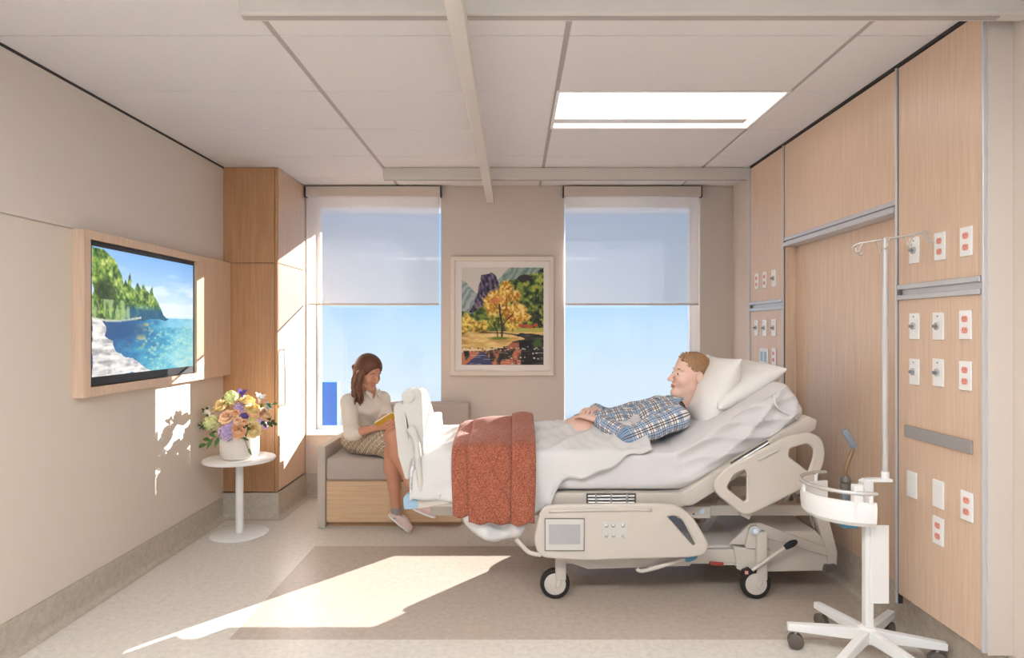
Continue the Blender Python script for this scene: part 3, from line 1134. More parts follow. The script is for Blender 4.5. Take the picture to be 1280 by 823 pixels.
def autumn_picture():
    p = Paint(190, 226)
    u, v, W, H = p.u, p.v, p.w, p.h
    p.put(np.ones_like(u), (214, 206, 194))
    n1, n2, n3 = fbm(W, H, 10, 12, 2), fbm(W, H, 26, 30, 12), fbm(W, H, 40, 46, 22)
    st = np.sin((u * 1.2 + v) * 60 + n1 * 9) * .5 + .5
    p.put(p.poly([(-.1, .11), (.06, .16), (.13, .22), (.22, .3), (.22, .5), (-.1, .5)], wob=.04), p.ramp(st * .6 + n2 * .4, ((0, (112, 134, 140)), (.5, (156, 170, 168)), (1, (198, 198, 186)))))
    p.put(p.poly([(.44, .12), (.56, .02), (.7, -.05), (1.1, -.05), (1.1, .3), (.5, .3)], wob=.03, seed=4), p.ramp(st * .6 + n2 * .4, ((0, (96, 128, 124)), (.5, (138, 160, 148)), (1, (182, 188, 164)))))
    hill = p.poly([(.40, .20), (.55, .13), (.66, .12), (.72, .08), (.86, .08), (.93, .05), (1.1, -.02), (1.1, .68), (.4, .68)], wob=.05, seed=6)
    p.put(hill, p.ramp(np.clip((n2 - .5) * 2.4 + .5, 0, 1), ((0, (30, 44, 22)), (.35, (66, 92, 38)), (.65, (122, 140, 54)), (1, (176, 178, 78)))))
    p.put(hill * np.clip((fbm(W, H, 12, 6, 91) - .5) * 5, 0, .75) * (v > .3), (36, 36, 32))
    p.put(p.poly([(.69, .13), (.71, .075), (.78, .07), (.87, .09), (.84, .13)], wob=.03), (58, 48, 56))
    p.put(p.poly([(.93, .04), (1.1, -.05), (1.1, .07)], wob=.02), (44, 44, 40))
    rock = p.poly([(.08, .47), (.15, .38), (.195, .28), (.20, .20), (.235, .14), (.24, .085), (.30, .07), (.36, .045), (.41, .08), (.455, .16), (.44, .23), (.36, .27), (.3, .36), (.22, .47)], wob=.03, seed=8)
    rs = np.clip((np.sin((u * 1.7 - v * .6) * 70 + n1 * 10) * .25 + (n2 - .5) * 1.6 + .5), 0, 1)
    p.put(rock, p.ramp(rs, ((0, (36, 30, 44)), (.5, (80, 68, 96)), (1, (136, 116, 134)))))
    p.put(p.poly([(0, .45), (.1, .47), (.25, .38), (.4, .30), (.5, .4), (.5, .68), (0, .68)], wob=.08, seed=9), p.ramp(np.clip((n2 - .5) * 2 + .5, 0, 1), ((0, (40, 58, 28)), (.5, (86, 110, 46)), (1, (150, 154, 66)))))
    # meadow
    p.put(v > .655, p.ramp(np.clip((fbm(W, H, 8, 40, 33) - .5) * 2 + .5, 0, 1), ((0, (196, 148, 84)), (.5, (224, 186, 112)), (1, (240, 216, 150)))))
    p.put((v > .62) * (v < .66) * (u > .62), (188, 180, 90))
    for (x, y, r, s) in ((.06, .56, .10, 3), (.16, .60, .09, 4), (.02, .62, .08, 5), (.27, .60, .08, 6), (.60, .58, .10, 7), (.68, .56, .08, 8)):
        b = p.blob(x, y, r, r * .95, s, .8, .3)
        p.put(b, p.ramp(np.clip((n3 - .5) * 2.4 + .6 - (v - y) * 4, 0, 1), ((0, (120, 96, 30)), (.5, (206, 172, 66)), (1, (246, 220, 112)))))
    for x in (.72, .78, .84, .90):
        p.put(p.blob(x, .60 + .01 * math.sin(x * 40), .04, .022, int(x * 100), .6, .4), (190, 82, 52))
    # the tree
    tc = ((.52, .22, .12), (.40, .30, .12), (.64, .28, .10), (.50, .34, .14), (.68, .42, .11), (.36, .40, .10), (.76, .52, .08), (.60, .46, .12), (.42, .50, .10), (.70, .50, .10), (.32, .33, .06), (.55, .18, .07))
    for k, (x, y, r) in enumerate(tc):
        b = p.blob(x, y, r, r * .75, 100 + k, 1.1, .3)
        p.put(b, p.ramp(np.clip((n3 - .5) * 2.6 + .55 - (v - y) * 3.5, 0, 1), ((0, (166, 104, 30)), (.35, (212, 152, 54)), (.7, (238, 196, 88)), (1, (250, 224, 140)))))
    p.put(p.blob(.42, .34, .09, .05, 140, 1.2, .5) * .8, (216, 128, 74))
    p.put(p.blob(.42, .56, .12, .09, 150, 1.0, .4), p.ramp(np.clip((n3 - .5) * 2.4 + .5, 0, 1), ((0, (62, 70, 24)), (.6, (126, 134, 48)), (1, (196, 186, 80)))))
    for pts, w in (([(.49, .715), (.495, .6), (.47, .48), (.46, .38)], .014), ([(.495, .6), (.55, .54), (.62, .48)], .009), ([(.44, .71), (.43, .64), (.39, .58)], .008), ([(.48, .5), (.54, .42), (.55, .32)], .006), ([(.465, .44), (.40, .37)], .005)):
        p.put(p.line(pts, w), (66, 36, 28))
    p.put(p.blob(.46, .725, .16, .02, 160, .5, .5), (112, 128, 48))
    p.put(p.line([(.22, .665), (.5, .67), (.62, .685), (.9, .71)], .008), (40, 38, 44))
    # river with reflections
    riv = p.poly([(-.1, .86), (.3, .85), (.5, .82), (.62, .76), (.78, .73), (.62, .69), (.72, .675), (1.1, .70), (1.1, 1.1), (-.1, 1.1)], wob=.03, seed=18)
    p.put(riv, p.ramp(np.clip((fbm(W, H, 5, 50, 44) - .5) * 2 + .5, 0, 1), ((0, (24, 24, 26)), (.6, (52, 52, 48)), (1, (96, 88, 70)))))
    p.put(riv * (u < .72) * (v > .84) * np.clip((fbm(W, H, 18, 10, 54) - .38) * 8, 0, .95), (206, 124, 88))
    p.put(riv * (u > .55) * (u < .70) * (v > .77) * (v < .84) * .8, (206, 120, 84))
    p.put(p.poly([(.04, 1.0), (.18, .90), (.26, .865), (.32, .90), (.38, 1.0)], wob=.03, seed=28) * (v > .85), (66, 70, 106))
    p.put(riv * p.blob(.92, .78, .08, .05, 66, .8, .4), (70, 100, 46))
    p.put(riv * p.blob(.56, .89, .06, .05, 67, .8, .4), (52, 54, 36))
    p.put(riv * p.blob(.82, .92, .14, .07, 68, .8, .4), (36, 34, 32))
    rr = np.random.RandomState(7)
    for _ in range(70):
        x = rr.rand()
        y = .845 - .05 * max(0, x - .45) + rr.randn() * .012
        if rr.rand() < .25: x, y = .6 + .4 * rr.rand(), .86 + .13 * rr.rand()
        p.put(p.blob(x, y, .008 + .012 * rr.rand(), .004 + .006 * rr.rand(), 1, .1, .4), (232, 222, 206) if rr.rand() < .7 else (70, 60, 56))
    for _ in range(14):
        x, y = rr.rand(), .87 + .12 * rr.rand()
        p.put(p.line([(x, y), (x + .06 + .08 * rr.rand(), y + .003)], .003) * .7, (226, 214, 210))
    return p


# television in its oak surround
TY0, TY1, TZ0, TZ1, TXF = 3.146, 4.776, 1.096, 1.944, -2.152
t = thing('wall_television', (XL + .008, 3.96, TZ0), 'wall television showing a lakeshore, set in a long oak surround', 'television')
SY0, SY1, SZ0, SZ1 = 3.195, 4.262, 1.144, 1.900
SP = 4.44
sr = MB()
yz = lambda a, b: V((XL + .0085, a, b))
sr.prism([yz(TY0, TZ0), yz(SP, TZ0), yz(SP, TZ1), yz(TY0, TZ1)], (TXF - XL - .0085, 0, 0), [[yz(SY0, SZ0), yz(SY0, SZ1), yz(SY1, SZ1), yz(SY1, SZ0)]])
sr.build('surround', M_wood, t)
MB().box(XL + .0085, TXF - .001, SP + .002, TY1, TZ0, TZ1).build('side_panel', M_wood, t, bevel=.0015, seg=1)
sc = MB()
xb = TXF - .016
b = .022
sc.prism([V((xb - .02, a, z)) for a, z in ((SY0 + .004, SZ0 + .004), (SY1 - .004, SZ0 + .004), (SY1 - .004, SZ1 - .004), (SY0 + .004, SZ1 - .004))], (.020, 0, 0))
bz = sc.build('bezel', M_bezel, t, bevel=.002)
pic = lake_picture()
pic.mesh('screen_picture', (xb + .0008, SY0 + .030, SZ1 - .030), (0, SY1 - SY0 - .052, 0), (0, 0, -(SZ1 - SZ0 - .080)), M_screen, bz)

# framed painting on the window wall
a0, a1 = P(563, 321, 5.39), P(692, 470, 5.39)
t = thing('framed_painting', ((a0.x + a1.x) / 2, 5.41, a1.z), 'framed autumn landscape painting hung between the windows', 'painting')
i0, i1 = P(568.5, 326.5, 5.39), P(686.5, 464, 5.39)
xz = lambda p, y=5.418: V((p[0], y, p[1]))
fr = MB().prism([xz((a0.x, a0.z)), xz((a0.x, a1.z)), xz((a1.x, a1.z)), xz((a1.x, a0.z))], (0, -.034, 0),
                [[xz((i0.x, i0.z)), xz((i1.x, i0.z)), xz((i1.x, i1.z)), xz((i0.x, i1.z))]])
fr.build('frame', M_frameart, t, bevel=.003)
o0, o1 = P(577, 334.5, 5.40), P(679.5, 456.5, 5.40)
MB().prism([xz((i0.x, i0.z)), xz((i0.x, i1.z)), xz((i1.x, i1.z)), xz((i1.x, i0.z))], (0, -.012, 0),
           [[xz((o0.x, o0.z)), xz((o1.x, o0.z)), xz((o1.x, o1.z)), xz((o0.x, o1.z))]]).build('mat_board', M_mat, t)
autumn_picture().mesh('picture', (o0.x, 5.4125, o0.z), (o1.x - o0.x, 0, 0), (0, 0, o1.z - o0.z), M_print, t)

# ------------------------------------------------------------------ side table
SX, SY = -1.932, 4.42
t = thing('side_table', (SX, SY, 0), 'small round white pedestal table under the flowers', 'table')
MB().lathe([(.0, .0), (.186, .0), (.194, .003), (.194, .008), (.188, .012), (.04, .014), (.0, .014)], (SX, SY, 0), 56).build('foot_plate', M_white, t, smooth='auto', weld=True)
MB().lathe([(.026, .013), (.026, .518)], (SX, SY, 0), 28).build('post', M_white, t, smooth=True)
MB().lathe([(.0, .517), (.22, .517), (.236, .520), (.240, .527), (.240, .533), (.236, .538), (.0, .538)], (SX, SY, 0), 64).build('table_top', M_white, t, smooth='auto', weld=True)

vz = .538
vase = MB().lathe([(.0, 0), (.102, 0), (.116, .006), (.127, .03), (.130, .08), (.130, .150), (.1275, .154), (.124, .150), (.122, .05), (.0, .045)], (SX, SY, vz), 48).build('flower_pot', M_stone, None, smooth='auto', weld=True)
tag(vase, 'round speckled off-white flower pot on the pedestal table', 'pot')

# flowers
rnd = random.Random(5)
petal_mats = {}
def pm(name, c, var=.12):
    if name not in petal_mats: petal_mats[name] = simple('petal_' + name, c, 0.6, var=var, scale=30, spec=.2)
    return petal_mats[name]


def frame(d):
    d = V(d).normalized()
    a = d.cross(V((0, 0, 1))) if abs(d.z) < .95 else d.cross(V((1, 0, 0)))
    a.normalize()
    return a, d.cross(a).normalized(), d


def petal(mb, c, ax, ang, r0, r1, w, lift0, lift1, curl):
    a, b, d = ax
    rad = a * math.cos(ang) + b * math.sin(ang)
    tan = b * math.cos(ang) - a * math.sin(ang)
    rows = []
    for i in range(5):
        s = i / 4
        rr = r0 + (r1 - r0) * s
        h = lift0 + (lift1 - lift0) * s - curl * max(0, s - .6) ** 2 * 6
        ww = w * math.sin(PI * (.22 + .66 * s)) 
        rows.append([c + rad * (rr * math.cos(q * .9 * ww / max(r1, .01)) ) + tan * (q * ww) + d * (h - .12 * w * (1 - q * q) * -1 * s) for q in (-1, -.5, 0, .5, 1)])
    mb.grid(rows)


def rose(c, d, R, mat, label, group, open_=1.0, name='rose'):
    ax = frame(d)
    mb = MB()
    c = V(c)
    for k in range(5):
        petal(mb, c, ax, k * 1.257, .004, R * .20, R * .22, -.2 * R, R * .52, 0)
    for k in range(5):
        petal(mb, c, ax, .5 + k * 1.257, R * .10, R * .42, R * .38, -.25 * R, R * .46, .02 * R)
    for k in range(6):
        petal(mb, c, ax, .2 + k * 1.047, R * .14, R * .70, R * .48, -.35 * R, R * .30 * open_, .10 * R)
    for k in range(7):
        petal(mb, c, ax, .6 + k * .898, R * .16, R * 1.0, R * .56, -.45 * R, R * .06, .16 * R)
    mb.lathe([(0, -R * .6), (R * .3, -R * .5), (R * .5, -R * .3), (R * .55, -R * .1), (R * .1, R * .1), (0, R * .1)], c, 10)
    o = mb.build(name, mat, None, smooth=True, recalc=False)
    tag(o, label, 'flower', group)
    return o


def floret_ball(c, d, R, mat, label, group, n=46, name='hydrangea', pr=.26):
    mb = MB()
    c = V(c)
    mb.lathe([(0, -R * .7), (R * .5, -R * .5), (R * .72, 0), (R * .5, R * .5), (0, R * .72)], c, 10)
    for k in range(n):
        z = 1 - 2 * (k + .5) / n
        a = k * 2.39996
        q = V((math.sqrt(1 - z * z) * math.cos(a), math.sqrt(1 - z * z) * math.sin(a), z))
        ax = frame(q + V((rnd.uniform(-.2, .2),) * 3))
        cc = c + q * R * rnd.uniform(.82, 1.02)
        o0 = rnd.uniform(0, 1)
        for j in range(4):
            an = o0 + j * PI / 2
            rad, tn = ax[0] * math.cos(an) + ax[1] * math.sin(an), ax[1] * math.cos(an) - ax[0] * math.sin(an)
            s = R * pr
            mb.add([cc, cc + rad * s * .6 + tn * s * .5 + ax[2] * s * .15, cc + rad * s * 1.1 + ax[2] * s * .05, cc + rad * s * .6 - tn * s * .5 + ax[2] * s * .15], [(0, 1, 2, 3)])
    o = mb.build(name, mat, None, smooth=False, recalc=False)
    tag(o, label, 'flower', group)
    return o


def sprig(base, tip, n, L, W, mat, label, group, name='leaf_sprig'):
    base, tip = V(base), V(tip)
    mb = MB()
    mid = (base + tip) / 2 + V((0, 0, .03))
    path = smooth_path([base, mid, tip], 4)
    mb.tube(path, .0022, 5)
    for k in range(n):
        s = .35 + .65 * k / max(1, n - 1)
        p = path[min(len(path) - 1, int(s * (len(path) - 1)))]
        dr = (tip - base).normalized()
        side = dr.cross(V((0, -1, .3))).normalized() * (1 if k % 2 else -1)
        ld = (dr * .7 + side * (.8 if k < n - 1 else 0) + V((rnd.uniform(-.2, .2), -.15, rnd.uniform(-.15, .2)))).normalized()
        wd = ld.cross(V((rnd.uniform(-.3, .3), -1, .2))).normalized()
        up = wd.cross(ld).normalized()
        rows = []
        for i in range(5):
            q = i / 4
            ww = W * math.sin(PI * min(.98, .06 + .94 * q)) ** .8
            cpt = p + ld * (L * q) - V((0, 0, .25 * L * q * q))
            rows.append([cpt - wd * ww + up * ww * .3, cpt, cpt + wd * ww + up * ww * .3])
        mb.grid(rows)
    o = mb.build(name, mat, None, smooth=True, recalc=False)
    tag(o, label, 'leaf sprig', group)
    return o


FC = V((SX, SY, .735))
GR = 'flowers arranged in the speckled pot'
def dome(px, py, R=.175):
    """point of the bouquet's dome seen through a photo pixel"""
    Y = SY - .1
    for _ in range(12):
        q = P(px, py, Y)
        dx, dz = q.x - FC.x, (q.z - FC.z) * .95
        Y = SY - math.sqrt(max(.0004, R * R - dx * dx - dz * dz))
    q = P(px, py, Y)
    return q, (q - FC + V((0, -.05, .03)))


peach, apricot, yellow = pm('peach', (250, 206, 168)), pm('apricot', (246, 192, 148)), pm('yellow', (252, 222, 160))
lilac, purple, lime, whitep = pm('lilac', (198, 178, 220), .25), pm('purple', (116, 96, 168), .25), pm('lime', (220, 226, 164), .2), pm('white', (246, 240, 232))
for px, py, R, m, lb, rr in ((283, 521, .048, peach, 'large peach rose above the lilac hydrangea', .17), (297, 538.5, .049, apricot, 'apricot rose over the rim of the pot', .17),
                             (317, 537, .052, yellow, 'peach and yellow rose low over the rim, beside the apricot rose', .17), (331, 518, .050, peach, 'peach rose next to the dark fern sprigs', .175),
                             (317, 511, .055, yellow, 'broad yellow rose in the middle of the bouquet', .18), (275, 507, .056, yellow, 'yellow rose under the topmost lime blossom', .18),
                             (309, 500, .048, yellow, 'yellow rose near the top beside the purple iris', .18), (294.5, 516, .024, apricot, 'small apricot rosebud beside the large peach rose', .20),
                             (297.5, 526, .026, peach, 'small peach rosebud above the apricot rose', .20), (305, 528, .022, apricot, 'tiny apricot rosebud by the dark purple blossom', .20),
                             (298, 503.5, .034, peach, 'peach rose between the purple iris and lilac blossom', .17)):
    q, d = dome(px, py, rr)
    rose(q, d, R * 1.2, m, lb, GR)
for px, py, R, m, lb in ((284, 541, .056, lilac, 'lilac hydrangea hanging over the rim of the pot'), (299, 510, .040, lilac, 'lilac hydrangea in the middle of the bouquet'),
                         (264, 529, .058, lime, 'lime green hydrangea at the wall side of the bouquet'), (289, 497, .050, lime, 'lime green hydrangea at the top of the bouquet'),
                         (305, 521, .032, purple, 'dark purple blossom amid the roses')):
    q, d = dome(px, py, .16)
    floret_ball(q, d, R, m, lb, GR)
for px, py, m, lb, nm in ((303, 493.5, purple, 'dark purple iris standing at the top of the bouquet', 'iris'), (324, 499, whitep, 'white lily at the window side of the bouquet', 'lily'),
                          (333, 510, whitep, 'white lily behind the peach rose', 'lily'), (262, 516, whitep, 'white lily behind the lime hydrangea', 'lily')):
    q, d = dome(px, py, .185)
    ax = frame(d)
    mb = MB()
    for k in range(6):
        petal(mb, q, ax, k * 1.047, .004, .040, .014, 0, .03 + .012 * (k % 2), .008)
    mb.lathe([(0, -.03), (.006, -.03), (.009, 0), (0, .012)], q, 8)
    tag(mb.build(nm, m, None, smooth=True, recalc=False), lb, 'flower', GR)
for k in range(9):                                                  # blooms on the far side of the dome
    a = math.radians(25 + k * 17)
    dv = V((math.cos(a), math.sin(a), .25 + .5 * (k % 3) / 2)).normalized()
    q = FC + dv * .155
    lbk = GR
    if k % 3 == 0: floret_ball(q, dv, .05, (lilac, lime)[k % 2], ('lilac', 'lime green')[k % 2] + ' hydrangea at the back of the bouquet', GR + ' at the back', 30)
    else: rose(q, dv, .05, (peach, yellow)[k % 2], ('peach', 'yellow')[k % 2] + ' rose at the back of the bouquet', GR + ' at the back')
for (bx, by, tx, ty, n, L, W, m, lb) in ((275, 545, 252, 533, 9, .045, .008, M_leaf2, 'dark fern sprig reaching to the wall under the lime hydrangea'),
                                         (280, 548, 258, 556, 5, .07, .014, M_leaf, 'green leaf sprig drooping beside the lilac hydrangea'),
                                         (300, 548, 310, 561, 2, .055, .010, M_leaf, 'green leaf hanging over the front of the pot'),
                                         (322, 535, 341, 530, 8, .040, .012, M_leaf2, 'dark leaf sprig by the peach rose at the window side'),
                                         (322, 515, 341, 506, 3, .045, .010, M_leaf, 'light green leaf tip beside the white lily'),
                                         (287, 510, 284, 499, 5, .045, .014, M_leaf, 'green leaves under the topmost lime hydrangea'),
                                         (265, 525, 256, 514, 5, .035, .008, M_leaf2, 'dark fern tip behind the lime hydrangea'),
                                         (310, 532, 309, 541, 4, .04, .012, M_leaf2, 'dark leaves between the apricot and yellow roses')):
    q0, _ = dome(bx, by, .12)
    q1, _ = dome(tx, ty, .21)
    sprig(q0, q1, n, L, W, m, lb, 'leaves in the bouquet')

# ------------------------------------------------------------------ bench with backrest
BX0, BX1, BY0, BY1 = -1.428, -.378, 4.562, 5.36
t = thing('window_bench', ((BX0 + BX1) / 2, (BY0 + BY1) / 2, 0), 'upholstered window bench with oak drawer base and grey cushions', 'bench')
MB().box(BX0, BX0 + .058, BY0 - .01, BY1, .0, .590).build('armrest', M_arm, t, bevel=.006)
MB().box(BX0 + .060, BX1 - .03, BY0 + .05, BY1, .0, .035).build('plinth', M_wood_b, t)
MB().box(BX0 + .060, BX1, BY0 + .018, BY1, .035, .340).build('base', M_wood_h, t, bevel=.002)
MB().box(BX0 + .064, BX1 - .003, BY0, BY0 + .018, .040, .336).build('drawer_front', M_wood_h, t, bevel=.003)
MB().box(BX0 + .061, BX1, BY0 - .006, 5.19, .342, .505).build('seat_cushion', M_greyfab, t, bevel=.022, seg=4, smooth='auto')
MB().box(BX0 + .061, BX1 + .003, 5.19, BY1, .342, .830).build('back_cushion', M_greyfab, t, bevel=.018, seg=4, smooth='auto')

# ------------------------------------------------------------------ tower far outside
t = thing('distant_tower', (-18.5, 60.5, -60), 'hazy blue tower far outside the window behind the woman', 'building')
MB().box(-19.3, -16.9, 60, 60.8, -60, -3.6).build('tower', M_haze, t)
MB().box(-20.8, -19.4, 60.4, 61.2, -60, -4.6).build('tower_wing', M_haze, t)

# ------------------------------------------------------------------ hospital bed
BN, BF, BC = 3.345, 4.235, 3.79                      # near edge, far edge, centre line of the mattress
bed = thing('hospital_bed', (.6, BC, 0), 'cream adjustable hospital bed on casters with its head end raised', 'bed')


def R(x, y, Y=3.24): return P(x, y, Y)


# casters
def caster(x, y, turn, big=.080):
    f = MB()
    f.bar((x + .030, y, .36), (x + .030, y, .10), .050, .058, up=(1, 0, 0))
    f.bar((x + .030, y, .13), (x + .012, y, .06), .046, .030, up=(1, 0, 0))
    f.build('caster_fork', M_bed, bed, bevel=.008, seg=3, smooth='auto')
    w = MB().lathe([(big * .72, -.016), (big * .90, -.020), (big * .985, -.012), (big, 0), (big * .985, .012), (big * .90, .020), (big * .72, .016)], (x, y, big), 40, axis='y')
    tyre = w.build('caster_wheel', M_rubber, bed, smooth=True)
    MB().lathe([(0, -.017), (big * .55, -.018), (big * .75, -.014), (big * .75, .014), (big * .55, .018), (0, .017)], (x, y, big), 40, axis='y').build('wheel_disc', M_bed, tyre, smooth='auto', weld=True)


caster(.217, 3.37, 0)
caster(1.290, 3.37, 0)
caster(.217, 4.17, 0)
caster(1.290, 4.17, 0)
# base cover and chassis
MB().box(.30, 1.56, 3.43, 4.12, .235, .262).build('base_cover', M_bedw, bed, bevel=.012, seg=3, smooth='auto')
MB().box(.26, 1.30, 3.40, 3.45, .170, .250).build('chassis_side', M_bed, bed, bevel=.006)
MB().box(.26, 1.30, 4.10, 4.15, .170, .250).build('chassis_side', M_bed, bed, bevel=.006)
MB().prism([R(690, 697, 3.33), R(870, 697, 3.33), R(862, 708, 3.33), R(735, 712, 3.33), R(712, 704, 3.33)], (0, .07, 0)).build('foot_step_cover', M_bed, bed, bevel=.004)
hb = MB().prism([R(962, 665, 3.40), R(1020, 664, 3.40), R(1044, 690, 3.40), R(1046, 714, 3.40), R(926, 716, 3.40), R(921, 690, 3.40)], (0, .74, 0))
hb.build('head_chassis', M_bed, bed, bevel=.008, seg=3)
MB().prism([R(918, 684, 3.375), R(964, 689, 3.375), R(968, 697, 3.375), R(958, 712, 3.375), R(922, 713, 3.375)], (0, .03, 0)).build('caster_housing', M_bed, bed, bevel=.006, seg=2)
MB().prism(round_poly([R(931, 686, 3.365), R(938, 658, 3.365), R(949, 658, 3.365), R(959, 686, 3.365)], .02), (0, .02, 0)).build('lift_bracket', M_bed, bed, bevel=.003)
MB().cyl(R(944, 664, 3.345), R(944, 664, 3.40), .021, 20).build('pivot_boss', M_steel, bed, smooth='auto')
MB().cyl(R(944.5, 664.5, 3.338), R(944.5, 664.5, 3.35), .012, 16).build('pivot_bolt', M_bedw, bed, smooth='auto')
MB().prism([R(912, 681, 3.385), R(938, 655, 3.385), R(950, 654, 3.385), R(1036, 686, 3.385), R(1034, 696, 3.385), R(955, 672, 3.385), R(936, 682, 3.385)], (0, .02, 0)).build('lift_arm', M_bedg, bed, bevel=.004)
MB().prism([R(1018, 640, 3.39), R(1034, 640, 3.39), R(1047, 690, 3.39), R(1046, 714, 3.39), R(1036, 714, 3.39), R(1033, 690, 3.39)], (0, .04, 0)).build('head_post', M_bed, bed, bevel=.005)
MB().prism([R(x_, y_, 3.39) + V((0, .72, 0)) for x_, y_ in ((1018, 640), (1034, 640), (1047, 690), (1046, 714), (1036, 714), (1033, 690))], (0, .04, 0)).build('head_post', M_bed, bed, bevel=.005)
MB().prism(round_poly([R(1031, 716, 3.37), R(1033, 708, 3.37), R(1046, 706, 3.37), R(1046, 716, 3.37)], .01), (0, .06, 0)).build('corner_bumper', M_mech, bed, bevel=.004)
MB().tube([R(940, 713, 3.33), R(984, 683, 3.33)], .010, 10).build('brake_lever', M_bed, bed, smooth='auto')
MB().tube(smooth_path([R(981, 685, 3.33), R(988, 681, 3.325), R(996, 677, 3.33)], 4), [.012, .014, .016, .017, .018, .018, .016, .012, .008][:9], 12).build('lever_grip', M_rubber, bed, smooth='auto')
MB().prism(round_poly([R(927, 721, 3.34), R(930, 714, 3.34), R(938, 711, 3.34), R(940, 716, 3.34), R(932, 722, 3.34)], .006), (0, .03, 0)).build('brake_pedal', M_rubber, bed, bevel=.002)
MB().box(R(931, 715, 3.338).x, R(935, 715, 3.338).x, 3.334, 3.338, R(0, 718, 3.338).z, R(0, 714, 3.338).z).build('brake_mark', M_coral, bed)
MB().cyl(R(904, 706, 3.385), R(922, 706, 3.385), .0045, 8).build('release_rod', M_steel, bed, smooth='auto')
MB().cyl(R(887, 704.5, 3.385), R(904, 705.5, 3.385), .010, 12).build('release_handle', M_red, bed, bevel=.002, smooth='auto')
MB().tube(smooth_path([R(796, 711, 3.30), R(803, 714, 3.30), R(830, 707, 3.30), R(858, 698, 3.30)], 4), .011, 10).build('gas_spring', M_bed, bed, smooth='auto')
MB().tube(smooth_path([R(856, 699, 3.30), R(864, 697, 3.30), R(871, 693, 3.30)], 3), [.015, .018, .019, .019, .018, .016, .010], 12).build('spring_knob', M_blue, bed, smooth='auto')
# upper frame: long beams, cross members, lift legs
for y0 in (3.45, 4.10):
    MB().box(-.46, 1.74, y0, y0 + .045, .417, .474).build('frame_beam', M_bedg, bed, bevel=.004)
for x in (-.44, .30, .95, 1.70):
    MB().box(x, x + .04, 3.495, 4.10, .420, .470).build('cross_member', M_bedg, bed)
for x in (.36, 1.10):
    MB().bar((x, 3.70, .25), (x + .12, 3.70, .44), .05, .05, up=(0, 1, 0)).build('lift_leg', M_bedg, bed, bevel=.004)
    MB().bar((x, 3.90, .25), (x + .12, 3.90, .44), .05, .05, up=(0, 1, 0)).build('lift_leg', M_bedg, bed, bevel=.004)
MB().box(R(846, 636, 3.44).x, R(888, 645, 3.44).x, 3.432, 3.45, R(0, 648, 3.44).z, R(0, 633, 3.44).z).build('hinge_block', M_bedg, bed, bevel=.004)
MB().cyl(R(877, 639, 3.43), R(877, 639, 3.44), .016, 16).build('hinge_bolt', M_steel, bed, smooth='auto')
MB().cyl(R(867, 643, 3.43), R(867, 643, 3.44), .006, 10).build('hinge_pin', M_mech, bed, smooth='auto')
for k, (x0, y0, x1, y1) in enumerate(((985, 632, 994, 616), (1000, 632, 996, 620), (1014, 626, 1000, 615), (1022, 632, 1006, 612), (1030, 632, 1018, 610))):
    MB().bar(R(x0, y0, 3.46) + V((0, .06 + .05 * k, 0)), R(x1, y1, 3.46) + V((0, .06 + .05 * k, 0)), .02, .026, up=(0, 1, 0)).build('head_linkage', (M_bed, M_mech, M_bed, M_mech, M_bed)[k], bed)
for k in range(3):
    x = 1012 + 6 * k
    MB().tube(smooth_path([R(x, 640, 3.48), R(x + 2, 652, 3.48), R(x + 6, 660, 3.48), R(x + 3, 644, 3.48)], 4), .003, 6).build('cable', M_bedw, bed, smooth=True)

# mattress deck: flat part and raised back part
HX, HZ = .895, .575
ANG = math.radians(31.4)
CA, SA = math.cos(ANG), math.sin(ANG)
MB().box(-.47, HX, BN - .012, BF + .012, .498, .572).build('deck', M_bed, bed, bevel=.008, seg=3, smooth='auto')
dk = MB()
L = .775
bx, bz = HX + .02, HZ - .04
dk.prism([(bx - .03, BN - .012, bz - .035), (bx + .03, BN - .012, bz - .03), (bx + L * CA + .02, BN - .012, bz + L * SA - .03), (bx + L * CA + .03, BN - .012, bz + L * SA + .02), (bx + L * CA - .02, BN - .012, bz + L * SA + .042), (bx - .03, BN - .012, bz + .036)], (0, BF - BN + .024, 0))
dk.build('back_deck', M_bed, bed, bevel=.008, seg=3, smooth='auto')
mech = MB()
mech.box(R(733, 0, 3.33).x, R(795, 0, 3.33).x, BN - .016, BN - .011, R(0, 632, 3.33).z, R(0, 617, 3.33).z)
m1 = mech.build('deck_mechanism', M_mech, bed)
mm = MB()
for yy in (620.5, 624.5, 628.5):
    mm.cyl(R(735, yy, 3.327), R(793, yy, 3.327), .0055, 8)
for xx in (745, 764, 784):
    mm.cyl(R(xx, 618, 3.324), R(xx, 631, 3.324), .006, 8)
mm.build('linkage_rods', M_steel, m1, smooth='auto')
mech = MB()
pa, pb = V((bx - .012 + .30 * CA, BN - .014, bz + .016 + .30 * SA)), V((bx - .012 + .53 * CA, BN - .014, bz + .016 + .53 * SA))
mech.bar(pa, pb, .006, .062, up=(0, 1, 0) if False else (-SA, 0, CA))
m2 = mech.build('back_mechanism', M_mech, bed)
mm = MB()
for o in (-.018, 0, .018):
    dv = V((-SA, 0, CA)) * o + V((0, -.005, 0))
    mm.cyl(pa + dv, pb + dv, .0055, 8)
mm.build('linkage_rods', M_steel, m2, smooth='auto')

